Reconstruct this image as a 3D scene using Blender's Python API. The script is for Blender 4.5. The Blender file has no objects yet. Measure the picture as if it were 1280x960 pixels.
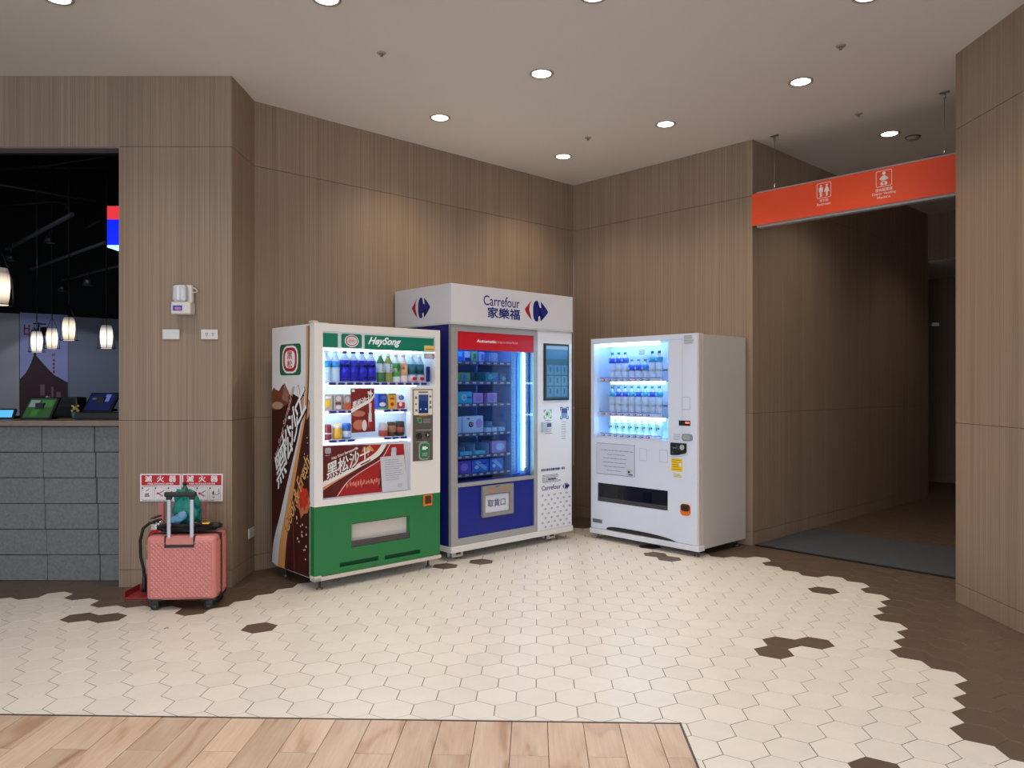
import bpy, bmesh, math, random
from mathutils import Vector, Matrix
random.seed(7)
PI = math.pi
SC = bpy.context.scene
COL = SC.collection

# ------------------------------------------------------------------ camera
cd = bpy.data.cameras.new('camera'); cam = bpy.data.objects.new('camera', cd); COL.objects.link(cam)
cam.location = (0, 0, 1.4); cam.rotation_euler = (PI/2, 0, 0)
cd.sensor_width = 36; cd.lens = 36*955/1280; cd.shift_y = 2/1280; cd.clip_start = .05
SC.camera = cam
SC.view_settings.view_transform = 'Standard'; SC.view_settings.look = 'None'
SC.view_settings.gamma = 1; SC.view_settings.use_curve_mapping = False
SC.view_settings.exposure = 0.12
# ------------------------------------------------------------------ world and large lights
w = bpy.data.worlds.new('world'); SC.world = w; w.use_nodes = True
w.node_tree.nodes['Background'].inputs[0].default_value = (.80, .88, 1, 1)
w.node_tree.nodes['Background'].inputs[1].default_value = 0.55
def area(name, loc, rot, sx, sy, power, col):
    l = bpy.data.lights.new(name, 'AREA'); l.shape = 'RECTANGLE'; l.size = sx; l.size_y = sy
    l.energy = power; l.color = col
    o = bpy.data.objects.new(name, l); COL.objects.link(o); o.location = loc; o.rotation_euler = rot
    return o
# cool fill light added behind the camera, standing in for an unseen source
area('rear_cool_fill', (-1.2, -4.2, 1.9), (PI/2, 0, 0), 7.5, 2.8, 240, (.84, .92, 1))

# ------------------------------------------------------------------ materials
def lin(c):
    return tuple((x/12.92 if x <= .04045 else ((x+.055)/1.055)**2.4) for x in c)
def rgb(r, g, b): return lin((r/255, g/255, b/255))
MATS = {}
def mat(name, col, rough=.5, metal=0, emit=0, ecol=None, spec=.5, noise=0, nscale=8, bump=0, bscale=60, coat=0):
    if name in MATS: return MATS[name]
    m = bpy.data.materials.new(name); m.use_nodes = True; nt = m.node_tree; b = nt.nodes['Principled BSDF']
    b.inputs['Base Color'].default_value = (*col, 1); b.inputs['Roughness'].default_value = rough
    b.inputs['Metallic'].default_value = metal; b.inputs['Specular IOR Level'].default_value = spec
    if coat: b.inputs['Coat Weight'].default_value = coat
    if emit:
        b.inputs['Emission Color'].default_value = (*(ecol or col), 1); b.inputs['Emission Strength'].default_value = emit
    if noise or bump:
        tc = nt.nodes.new('ShaderNodeTexCoord')
    if noise:
        n = nt.nodes.new('ShaderNodeTexNoise'); n.inputs['Scale'].default_value = nscale; n.inputs['Detail'].default_value = 5
        nt.links.new(tc.outputs['Object'], n.inputs['Vector'])
        mx = nt.nodes.new('ShaderNodeMix'); mx.data_type = 'RGBA'
        mx.inputs['A'].default_value = (*[c*(1-noise) for c in col], 1); mx.inputs['B'].default_value = (*[min(1, c*(1+noise)) for c in col], 1)
        nt.links.new(n.outputs['Fac'], mx.inputs['Factor']); nt.links.new(mx.outputs['Result'], b.inputs['Base Color'])
    if bump:
        n2 = nt.nodes.new('ShaderNodeTexNoise'); n2.inputs['Scale'].default_value = bscale; n2.inputs['Detail'].default_value = 6
        nt.links.new(tc.outputs['Object'], n2.inputs['Vector'])
        bp = nt.nodes.new('ShaderNodeBump'); bp.inputs['Strength'].default_value = bump; bp.inputs['Distance'].default_value = .01
        nt.links.new(n2.outputs['Fac'], bp.inputs['Height']); nt.links.new(bp.outputs['Normal'], b.inputs['Normal'])
    MATS[name] = m
    return m
def ramp(nt, fac, stops):
    r = nt.nodes.new('ShaderNodeValToRGB'); e = r.color_ramp.elements
    while len(e) < len(stops): e.new(.5)
    for i, (p, c) in enumerate(stops): e[i].position = p; e[i].color = (*c, 1)
    nt.links.new(fac, r.inputs['Fac']); return r.outputs['Color']
def wood_wall(name, dark, light, rough=.45):
    m = mat(name, light, rough); nt = m.node_tree; b = nt.nodes['Principled BSDF']
    tc = nt.nodes.new('ShaderNodeTexCoord')
    def nz(sx, sz, det, w=0):
        mp = nt.nodes.new('ShaderNodeMapping'); mp.inputs['Scale'].default_value = (sx, sx, sz)
        nt.links.new(tc.outputs['Object'], mp.inputs['Vector'])
        n = nt.nodes.new('ShaderNodeTexNoise'); n.inputs['Scale'].default_value = 1; n.inputs['Detail'].default_value = det
        n.inputs['Roughness'].default_value = .6
        nt.links.new(mp.outputs['Vector'], n.inputs['Vector']); return n.outputs['Fac']
    a = nz(120, .45, 5); c = nz(330, 1.6, 2); d = nz(10, .12, 2)
    def madd(x, k, y=None, cst=0):
        q = nt.nodes.new('ShaderNodeMath'); q.operation = 'MULTIPLY_ADD'; nt.links.new(x, q.inputs[0]); q.inputs[1].default_value = k
        if y is None: q.inputs[2].default_value = cst
        else: nt.links.new(y, q.inputs[2])
        return q.outputs[0]
    f = madd(a, .62, madd(c, .22, madd(d, .2, None, -.02)))
    colr = ramp(nt, f, [(.40, dark), (.52, tuple((x+y)/2 for x, y in zip(dark, light))), (.64, light)])
    nt.links.new(colr, b.inputs['Base Color'])
    bp = nt.nodes.new('ShaderNodeBump'); bp.inputs['Strength'].default_value = .12; bp.inputs['Distance'].default_value = .003
    nt.links.new(c, bp.inputs['Height']); nt.links.new(bp.outputs['Normal'], b.inputs['Normal'])
    return m
WOOD = wood_wall('wall_laminate', rgb(130, 109, 91), rgb(158, 136, 116), .5)
WOODB = mat('wall_joint', rgb(98, 80, 66), .8)
CEIL = mat('ceiling_paint', rgb(222, 216, 210), .9, noise=.02, nscale=2)
# floor
def tile_mat(name, base, var, rough):
    m = mat(name, base, rough, bump=.06, bscale=30); nt = m.node_tree; b = nt.nodes['Principled BSDF']
    geo = nt.nodes.new('ShaderNodeNewGeometry')
    oi = nt.nodes.new('ShaderNodeObjectInfo')
    n = nt.nodes.new('ShaderNodeTexNoise'); n.inputs['Scale'].default_value = 9; n.inputs['Detail'].default_value = 4
    nt.links.new(geo.outputs['Position'], n.inputs['Vector'])
    ad = nt.nodes.new('ShaderNodeMath'); ad.operation = 'MULTIPLY_ADD'; nt.links.new(oi.outputs['Random'], ad.inputs[0]); ad.inputs[1].default_value = .5
    nt.links.new(n.outputs['Fac'], ad.inputs[2])
    nt.links.new(ramp(nt, ad.outputs[0], [(.3, tuple(c*(1-var) for c in base)), (1.0, tuple(min(1, c*(1+var)) for c in base))]), b.inputs['Base Color'])
    return m
CREAM = tile_mat('cream_porcelain', rgb(214, 208, 200), .05, .34)
BROWN = tile_mat('brown_porcelain', rgb(91, 75, 63), .08, .4)
GROUT_D = mat('grout_dark', rgb(112, 103, 94), .95)
GROUT_B = mat('grout_brown', rgb(128, 104, 86), .95)
SCREED = mat('screed', rgb(80, 72, 66), .95)
def plank_mat():
    m = mat('oak_look_porcelain', rgb(190, 150, 120), .38); nt = m.node_tree; b = nt.nodes['Principled BSDF']
    tc = nt.nodes.new('ShaderNodeTexCoord'); oi = nt.nodes.new('ShaderNodeObjectInfo')
    cb = nt.nodes.new('ShaderNodeCombineXYZ')
    sc = nt.nodes.new('ShaderNodeMath'); sc.operation = 'MULTIPLY'; nt.links.new(oi.outputs['Random'], sc.inputs[0]); sc.inputs[1].default_value = 40
    nt.links.new(sc.outputs[0], cb.inputs[0]); nt.links.new(sc.outputs[0], cb.inputs[2])
    va = nt.nodes.new('ShaderNodeVectorMath'); va.operation = 'ADD'; nt.links.new(tc.outputs['Object'], va.inputs[0]); nt.links.new(cb.outputs[0], va.inputs[1])
    def nz(s, det, dist):
        mp = nt.nodes.new('ShaderNodeMapping'); mp.inputs['Scale'].default_value = s; nt.links.new(va.outputs[0], mp.inputs['Vector'])
        n = nt.nodes.new('ShaderNodeTexNoise'); n.inputs['Scale'].default_value = 1; n.inputs['Detail'].default_value = det; n.inputs['Distortion'].default_value = dist
        nt.links.new(mp.outputs['Vector'], n.inputs['Vector']); return n.outputs['Fac']
    big = nz((9, 2.2, 1), 2, .8); fine = nz((90, 5, 1), 4, .5)
    c1 = ramp(nt, big, [(.36, rgb(204, 182, 162)), (.58, rgb(196, 170, 150)), (.68, rgb(176, 144, 120)), (.82, rgb(150, 118, 96))])
    mx = nt.nodes.new('ShaderNodeMix'); mx.data_type = 'RGBA'; mx.blend_type = 'MULTIPLY'; mx.inputs['Factor'].default_value = .5
    nt.links.new(c1, mx.inputs['A']); nt.links.new(ramp(nt, fine, [(.3, (.72, .68, .66)), (.7, (1, 1, 1))]), mx.inputs['B'])
    hs = nt.nodes.new('ShaderNodeHueSaturation'); nt.links.new(mx.outputs['Result'], hs.inputs['Color'])
    v = nt.nodes.new('ShaderNodeMath'); v.operation = 'MULTIPLY_ADD'; nt.links.new(oi.outputs['Random'], v.inputs[0]); v.inputs[1].default_value = .22; v.inputs[2].default_value = .86
    nt.links.new(v.outputs[0], hs.inputs['Value']); nt.links.new(hs.outputs['Color'], b.inputs['Base Color'])
    return m
PLANK = plank_mat()
STONE = mat('basalt_block', rgb(112, 115, 118), .9, noise=.35, nscale=55, bump=.6, bscale=45)
BLACK = mat('black_plastic', rgb(24, 24, 26), .45)
BLACKM = mat('black_matte', rgb(10, 10, 12), .9)
DGREY = mat('dark_grey', rgb(62, 60, 60), .45)
WHITE = mat('white_enamel', rgb(226, 227, 232), .3, coat=.2)
WHITEM = mat('white_print', rgb(236, 236, 238), .5)
OFFW = mat('beige_enamel', rgb(205, 196, 188), .4)
SILVER = mat('brushed_silver', rgb(172, 172, 174), .42, metal=.35)
STEEL = mat('steel', rgb(150, 150, 150), .3, metal=1)
CHROME = mat('chrome', rgb(220, 220, 222), .2, metal=1)
GREEN = mat('green_enamel', rgb(22, 116, 62), .38, coat=.2)
GREENL = mat('green_print', rgb(10, 110, 78), .4)
BLUE = mat('blue_enamel', rgb(5, 24, 112), .38)
BLUEP = mat('blue_print', rgb(14, 30, 118), .4)
RED = mat('red_print', rgb(190, 18, 36), .4)
DRED = mat('dark_red_print', rgb(98, 16, 22), .4)
MRED = mat('red_poster_print', rgb(168, 26, 32), .4)
COLA = mat('cola_brown_print', rgb(58, 20, 18), .35)
COLA2 = mat('cola_splash_print', rgb(120, 62, 48), .4, noise=.5, nscale=22)
GOLD = mat('gold_print', rgb(196, 142, 84), .4)
ORANGE = mat('orange_print', rgb(226, 112, 30), .4)
YELLOW = mat('yellow_print', rgb(236, 196, 20), .45)
GREY = mat('grey_print', rgb(130, 134, 142), .5)
LGREY = mat('light_grey_print', rgb(190, 194, 204), .5)
INK = mat('ink', rgb(58, 60, 72), .6)
SIGNO = mat('orange_sign_face', rgb(238, 78, 36), .45)
PAPER = mat('paper', rgb(206, 210, 222), .7)
RUBBER = mat('rubber', rgb(20, 20, 20), .7)
def glass(name, tint=(1, 1, 1), refl=.9):
    m = bpy.data.materials.new(name); m.use_nodes = True; nt = m.node_tree; nt.nodes.clear()
    o = nt.nodes.new('ShaderNodeOutputMaterial'); t = nt.nodes.new('ShaderNodeBsdfTransparent'); t.inputs[0].default_value = (*tint, 1)
    g = nt.nodes.new('ShaderNodeBsdfGlossy'); g.inputs['Roughness'].default_value = .02
    f = nt.nodes.new('ShaderNodeLayerWeight'); f.inputs['Blend'].default_value = .5
    pw = nt.nodes.new('ShaderNodeMath'); pw.operation = 'POWER'; pw.inputs[1].default_value = 5; nt.links.new(f.outputs['Facing'], pw.inputs[0])
    mu = nt.nodes.new('ShaderNodeMath'); mu.operation = 'MULTIPLY_ADD'; mu.inputs[1].default_value = .9*refl; mu.inputs[2].default_value = .03*refl; nt.links.new(pw.outputs[0], mu.inputs[0])
    mx = nt.nodes.new('ShaderNodeMixShader'); nt.links.new(mu.outputs[0], mx.inputs[0]); nt.links.new(t.outputs[0], mx.inputs[1]); nt.links.new(g.outputs[0], mx.inputs[2])
    nt.links.new(mx.outputs[0], o.inputs[0]); MATS[name] = m; return m
GLASS = glass('clear_glass'); GLASSB = glass('blue_tinted_glass', (.72, .85, .97), 1.0); GLASSD = glass('smoked_glass', (.42, .43, .46), 1)
LIGHTW = mat('downlight_lens', (1, .96, .9), emit=14, ecol=(1, .93, .84))
TUBE = mat('cool_tube', (.8, .9, 1), emit=13, ecol=(.66, .85, 1))
TUBE2 = mat('cool_tube_soft', (.8, .9, 1), emit=14, ecol=(.50, .82, 1))
LED = mat('led_green_white', (.7, 1, .95), emit=7, ecol=(.62, .96, 1))
CAVITY = mat('display_liner', rgb(214, 226, 240), .5)
CAVITYB = mat('display_liner_blue', rgb(150, 178, 225), .45)
def em(name, c, s): return mat(name, tuple(x*.25 for x in c), .35, emit=s, ecol=c)

# ------------------------------------------------------------------ mesh helpers
def add_box(bm, x0, x1, y0, y1, z0, z1, bev=0, seg=2, M=None):
    t = bmesh.new()
    vs = [t.verts.new(((x0, x1)[i & 1], (y0, y1)[i >> 1 & 1], (z0, z1)[i >> 2 & 1])) for i in range(8)]
    for f in ((0, 2, 3, 1), (4, 5, 7, 6), (0, 1, 5, 4), (2, 6, 7, 3), (0, 4, 6, 2), (1, 3, 7, 5)): t.faces.new([vs[i] for i in f])
    if bev: bmesh.ops.bevel(t, geom=t.edges[:], offset=bev, segments=seg, affect='EDGES', profile=.6)
    merge(bm, t, M)
def merge(bm, t, M=None):
    mp = {}
    for v in t.verts: mp[v] = bm.verts.new(M @ v.co if M else v.co)
    for f in t.faces:
        g = bm.faces.new([mp[v] for v in f.verts]); g.smooth = f.smooth; g.material_index = f.material_index
    t.free()
def add_tube(bm, pts, r, n=8, cap=True, smooth=True):
    pts = [Vector(p) for p in pts]; rings = []
    up = None
    for i, p in enumerate(pts):
        d = (pts[min(i+1, len(pts)-1)] - pts[max(i-1, 0)]).normalized()
        if up is None:
            up = Vector((0, 0, 1)) if abs(d.z) < .9 else Vector((1, 0, 0))
        a = d.cross(up).normalized(); b = a.cross(d).normalized(); up = b
        rr = r[i] if isinstance(r, (list, tuple)) else r
        rings.append([bm.verts.new(p + a*math.cos(2*PI*k/n)*rr + b*math.sin(2*PI*k/n)*rr) for k in range(n)])
    for i in range(len(rings)-1):
        for k in range(n):
            f = bm.faces.new((rings[i][k], rings[i][(k+1) % n], rings[i+1][(k+1) % n], rings[i+1][k])); f.smooth = smooth
    if cap:
        bm.faces.new(rings[0][::-1]); bm.faces.new(rings[-1])
def add_lathe(bm, prof, n=16, c=(0, 0, 0), axis='z', smooth=True):
    c = Vector(c); rings = []
    for r, h in prof:
        if r < 1e-6: r = 1e-5
        ring = []
        for k in range(n):
            a = 2*PI*k/n; x, y = r*math.cos(a), r*math.sin(a)
            p = (x, y, h) if axis == 'z' else ((h, x, y) if axis == 'x' else (x, -h, y))
            ring.append(bm.verts.new(c + Vector(p)))
        rings.append(ring)
    for i in range(len(rings)-1):
        for k in range(n):
            f = bm.faces.new((rings[i][k], rings[i][(k+1) % n], rings[i+1][(k+1) % n], rings[i+1][k])); f.smooth = smooth
    if prof[0][0] > 1e-4: bm.faces.new(rings[0][::-1])
    if prof[-1][0] > 1e-4: bm.faces.new(rings[-1])
def obj(name, bm, m, parent=None, loc=None):
    bmesh.ops.recalc_face_normals(bm, faces=bm.faces[:])
    me = bpy.data.meshes.new(name); bm.to_mesh(me); bm.free()
    for x in (m if isinstance(m, (list, tuple)) else [m]): me.materials.append(x)
    return link(name, me, parent, loc)
def link(name, me, parent=None, loc=None):
    o = bpy.data.objects.new(name, me); COL.objects.link(o)
    if parent: o.parent = parent
    if loc: o.location = loc
    return o
def boxes(name, bl, m, parent=None, bev=0, **k):
    bm = bmesh.new()
    for b in bl: add_box(bm, *b, bev=bev)
    return obj(name, bm, m, parent, **k)
def tube(name, pts, r, m, parent=None, n=8):
    bm = bmesh.new(); add_tube(bm, pts, r, n); return obj(name, bm, m, parent)
def lathe(name, prof, m, parent=None, n=16, c=(0, 0, 0), axis='z', loc=None):
    bm = bmesh.new(); add_lathe(bm, prof, n, c, axis); return obj(name, bm, m, parent, loc)
def tag(o, label=None, cat=None, group=None, kind=None):
    if label: o['label'] = label
    if cat: o['category'] = cat
    if group: o['group'] = group
    if kind: o['kind'] = kind
    return o
def empty(name, loc, rz=0, label=None, cat=None, group=None):
    o = bpy.data.objects.new(name, None); COL.objects.link(o); o.location = loc; o.rotation_euler = (0, 0, rz); o.empty_display_size = .1
    return tag(o, label, cat, group)
def struct(o): o['kind'] = 'structure'; return o
# a decal frame: origin, right, up, outward normal (in the parent's coordinates)
class Fr:
    def __init__(s, o, ex, up, n): s.o, s.ex, s.up, s.n = Vector(o), Vector(ex), Vector(up), Vector(n)
    def P(s, a, b, off): return s.o + s.ex*a + s.up*b + s.n*off
FRONT = Fr((0, 0, 0), (1, 0, 0), (0, 0, 1), (0, -1, 0))
SIDE = Fr((0, 0, 0), (0, -1, 0), (0, 0, 1), (-1, 0, 0))       # a = -depth
def area2(pts): return sum(pts[i][0]*pts[(i+1) % len(pts)][1]-pts[(i+1) % len(pts)][0]*pts[i][1] for i in range(len(pts)))
def add_poly(bm, fr, pts, off, th=.0008):
    if area2(pts) < 0: pts = pts[::-1]
    fv = [bm.verts.new(fr.P(a, b, off+th)) for a, b in pts]; bv = [bm.verts.new(fr.P(a, b, off)) for a, b in pts]
    f = bm.faces.new(fv)
    n = len(pts)
    for i in range(n): bm.faces.new((bv[i], bv[(i+1) % n], fv[(i+1) % n], fv[i]))
    bm.faces.new(bv[::-1])
    return f
def poly(name, fr, pts, off, m, parent, th=.0008):
    return polys(name, fr, [pts], off, m, parent, th)
def polys(name, fr, plist, off, m, parent, th=.0008):
    bm = bmesh.new()
    for p in plist: add_poly(bm, fr, p, off, th)
    big = [f for f in bm.faces if len(f.verts) > 4]
    if big: bmesh.ops.triangulate(bm, faces=big, ngon_method='EAR_CLIP')
    return obj(name, bm, m, parent)
def polyeach(name, fr, plist, *a): return [poly(name, fr, p, *a) for p in plist]
def R(x0, x1, z0, z1): return [(x0, z0), (x1, z0), (x1, z1), (x0, z1)]
def RR(x0, x1, z0, z1, r, n=4):
    p = []
    for cx, cz, a0 in ((x1-r, z0+r, -PI/2), (x1-r, z1-r, 0), (x0+r, z1-r, PI/2), (x0+r, z0+r, PI)):
        for k in range(n+1):
            a = a0 + PI/2*k/n; p.append((cx+r*math.cos(a), cz+r*math.sin(a)))
    return p
def EL(cx, cz, rx, rz, n=20): return [(cx+rx*math.cos(2*PI*k/n), cz+rz*math.sin(2*PI*k/n)) for k in range(n)]
def spline(pts, n=5):
    out = []
    for i in range(len(pts)-1):
        p0, p1, p2, p3 = pts[max(i-1, 0)], pts[i], pts[i+1], pts[min(i+2, len(pts)-1)]
        for k in range(n):
            t = k/n
            out.append(tuple(.5*((2*p1[j])+(-p0[j]+p2[j])*t+(2*p0[j]-5*p1[j]+4*p2[j]-p3[j])*t*t+(-p0[j]+3*p1[j]-3*p2[j]+p3[j])*t**3) for j in (0, 1)))
    out.append(pts[-1]); return out
def band(pts, wd):   # ribbon polygon round a 2D polyline; wd one width or one per point
    L, Rr = [], []
    for i, p in enumerate(pts):
        a, b = pts[max(i-1, 0)], pts[min(i+1, len(pts)-1)]; dx, dz = b[0]-a[0], b[1]-a[1]; l = math.hypot(dx, dz) or 1
        h = (wd[i] if isinstance(wd, list) else wd)/2
        L.append((p[0]-dz/l*h, p[1]+dx/l*h)); Rr.append((p[0]+dz/l*h, p[1]-dx/l*h))
    return L + Rr[::-1]
TC = {}
def text_mesh(s, bold, shear, extr):
    k = (s, bold, shear, extr)
    if k not in TC:
        c = bpy.data.curves.new('lettering', 'FONT'); c.body = s; c.size = 1; c.offset = bold; c.shear = shear; c.extrude = extr
        c.align_x = 'CENTER'; c.align_y = 'CENTER'; c.resolution_u = 3
        o = bpy.data.objects.new('lettering', c); COL.objects.link(o)
        dg = bpy.context.evaluated_depsgraph_get(); me = bpy.data.meshes.new_from_object(o.evaluated_get(dg))
        vs = [v.co.copy() for v in me.vertices]; fs = [tuple(p.vertices) for p in me.polygons]
        bpy.data.objects.remove(o); bpy.data.curves.remove(c); bpy.data.meshes.remove(me)
        x0, x1 = min(v.x for v in vs), max(v.x for v in vs); y0, y1 = min(v.y for v in vs), max(v.y for v in vs)
        TC[k] = ([Vector((v.x-(x0+x1)/2, v.y-(y0+y1)/2, v.z)) for v in vs], fs, x1-x0, y1-y0)
    return TC[k]
def add_text(bm, fr, s, cx, cz, wd, ht, off, bold=0, shear=0, rot=0, slope=0, th=.0006):
    """lettering centred at (cx, cz), scaled to a bounding width and height"""
    if bold > .004 and any(ord(c) > 0x2e80 for c in s):      # dense glyphs: embolden by striking several times
        d = bold*ht*.8
        for k in range(8): add_text(bm, fr, s, cx+d*math.cos(k*PI/4), cz+d*math.sin(k*PI/4), wd, ht, off, 0, shear, rot, slope, th+k*.00012)
        bold = 0; th += .001
    vs, fs, tw, thh = text_mesh(s, bold, shear, .01)
    if wd is None: wd = tw*ht/thh
    sx, sz = wd/tw, ht/thh; ca, sa = math.cos(rot), math.sin(rot)
    nv = []
    for v in vs:
        a, b = v.x*sx, v.y*sz + v.x*sx*slope
        a, b = a*ca-b*sa, a*sa+b*ca
        nv.append(bm.verts.new(fr.P(cx+a, cz+b, off + (th if v.z > 0 else 0))))
    for f in fs:
        try: bm.faces.new([nv[i] for i in f])
        except ValueError: pass
def text(name, fr, s, cx, cz, wd, ht, off, m, parent, **k):
    bm = bmesh.new(); add_text(bm, fr, s, cx, cz, wd, ht, off, **k)
    me = bpy.data.meshes.new(name); bm.to_mesh(me); bm.free(); me.materials.append(m)
    return link(name, me, parent)
def lines(name, fr, x0, x1, z0, z1, n, off, m, parent, th=.003, seed=0):
    """rows of very small unreadable print"""
    rnd = random.Random(seed); pl = []
    for i in range(n):
        z = z1-(z1-z0)*(i+.5)/n; x = x0+rnd.random()*.04*(x1-x0)
        e = x1-rnd.random()*.3*(x1-x0)
        while x < e:
            l = (x1-x0)*(.05+rnd.random()*.12); pl.append(R(x, min(x+l, x1), z-th/2, z+th/2)); x += l+(x1-x0)*.02
    return polys(name, fr, pl, off, m, parent, .0004)
def holed(bm, rect, holes, y0, y1):
    """a slab in the xz plane from y0 to y1 with rectangular openings"""
    xs = sorted({rect[0], rect[1], *[h[0] for h in holes], *[h[1] for h in holes]}); zs = sorted({rect[2], rect[3], *[h[2] for h in holes], *[h[3] for h in holes]})
    def solid(i, j):
        if not (0 <= i < len(xs)-1 and 0 <= j < len(zs)-1): return False
        cx, cz = (xs[i]+xs[i+1])/2, (zs[j]+zs[j+1])/2
        return not any(h[0] < cx < h[1] and h[2] < cz < h[3] for h in holes)
    V = {}
    def v(i, j, k):
        if (i, j, k) not in V: V[i, j, k] = bm.verts.new((xs[i], (y0, y1)[k], zs[j]))
        return V[i, j, k]
    for i in range(len(xs)-1):
        for j in range(len(zs)-1):
            if not solid(i, j): continue
            bm.faces.new((v(i, j, 0), v(i+1, j, 0), v(i+1, j+1, 0), v(i, j+1, 0))); bm.faces.new((v(i, j, 1), v(i, j+1, 1), v(i+1, j+1, 1), v(i+1, j, 1)))
            if not solid(i-1, j): bm.faces.new((v(i, j, 0), v(i, j+1, 0), v(i, j+1, 1), v(i, j, 1)))
            if not solid(i+1, j): bm.faces.new((v(i+1, j, 0), v(i+1, j, 1), v(i+1, j+1, 1), v(i+1, j+1, 0)))
            if not solid(i, j-1): bm.faces.new((v(i, j, 0), v(i, j, 1), v(i+1, j, 1), v(i+1, j, 0)))
            if not solid(i, j+1): bm.faces.new((v(i, j+1, 0), v(i+1, j+1, 0), v(i+1, j+1, 1), v(i, j+1, 1)))

# ------------------------------------------------------------------ room geometry
A = Vector((.7303, .6831, 0)); Bv = Vector((.6831, -.7303, 0)); C0 = Vector((.662, 8.21, 0)); H = 3.55
ANG = math.atan2(A.y, A.x)
def uv(u, v, z=0): return C0 + A*u + Bv*v + Vector((0, 0, z))
def wall(name, p0, p1, zs, th=.10, joint=.0028, cols=None, m=None):
    """laminate wall seen from its right-hand side when walking p0 -> p1: backing and panels"""
    p0, p1 = Vector(p0), Vector(p1); d = (p1-p0); L = d.length; d.normalize(); n = Vector((d.y, -d.x, 0))
    fr = lambda a, b, c: p0 + d*a - n*c + Vector((0, 0, b))
    def slab(x0, x1, z0, z1, c0, c1, bev=0):
        bm = bmesh.new(); add_box(bm, x0, x1, c0, c1, z0, z1, bev, 1)
        for v in bm.verts: v.co = fr(v.co.x, v.co.z, v.co.y)
        return bm
    base = struct(obj(name, slab(.0086, L-.0086, zs[0], zs[-1], .008, th), WOODB))
    cs = [0] + (cols or []) + [L]
    for j in range(len(zs)-1):
        for i in range(len(cs)-1):
            nm = 'skirting_panel' if zs[j] == 0 and zs[j+1] < .2 else 'wall_panel'
            obj(nm, slab(cs[i] + (joint/2 if i else 0), cs[i+1] - (joint/2 if i < len(cs)-2 else 0), zs[j] + (joint/2 if j else 0), zs[j+1] - (joint/2 if j < len(zs)-2 else 0), 0, .0085, .001), m or WOOD, base)
    return base
ZS = [0, .12, 1.158, 3.06, H]
XL, YL = -1.945, 5.305
wall('wall_back', (-1.945, 5.772, 0), uv(0, 0), ZS)
wall('wall_side', uv(0, 0), uv(0, 2.105), ZS)
wall('wall_corridor_left', uv(.0087, 2.105), uv(4.29, 2.105), ZS)
wall('wall_column_return', (XL, YL+.0087, 0), (XL, 5.772, 0), ZS)
wall('wall_column_front', (-2.73, YL, 0), (XL, YL, 0), ZS, th=.16)
struct(boxes('wall_column_core', [(-2.73, XL-.1, YL+.16, 5.77, 0, H)], WOODB))
hd = wall('wall_header', (-6.5, YL, 0), (-2.73, YL, 0), [3.06, H], th=.11, cols=[2.2])
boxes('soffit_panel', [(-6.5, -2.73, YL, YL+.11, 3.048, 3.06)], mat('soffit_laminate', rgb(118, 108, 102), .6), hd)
wall('wall_right', (2.88, 4.96, 0), (2.88, -2.0, 0), ZS)
wall('wall_corridor_right', (Vector((2.88, 4.96, 0)) + A*7), Vector((2.88, 4.96, 0)) + A*.013, ZS)
wall('wall_corridor_end', uv(6.0, .3), uv(6.0, 3.95), [0, .12, 1.158, 2.96])
wall('wall_corridor_recess', uv(4.4, .3), uv(6.0, .3), [0, .12, 1.158, 2.96])
wall('wall_bulkhead', uv(4.29, 2.105), uv(4.29, 3.9), [2.96, H])
struct(obj('ceiling_corridor', (lambda bm: (add_box(bm, 4.30, 6.05, .2, 3.95, 2.955, 3.0, M=Matrix(((A.x, Bv.x, 0, C0.x), (A.y, Bv.y, 0, C0.y), (0, 0, 1, 0), (0, 0, 0, 1)))), bm)[1])(bmesh.new()), CEIL))
struct(boxes('ceiling', [(-7, 10, -3.0, YL, H, H+.08), (-2.7, 10, YL, 13, H, H+.08)], CEIL))
struct(boxes('floor', [(-9, 9.5, -3.0, 13.5, -.06, -.0125)], SCREED))
FLOOR = bpy.data.objects['floor']

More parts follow.
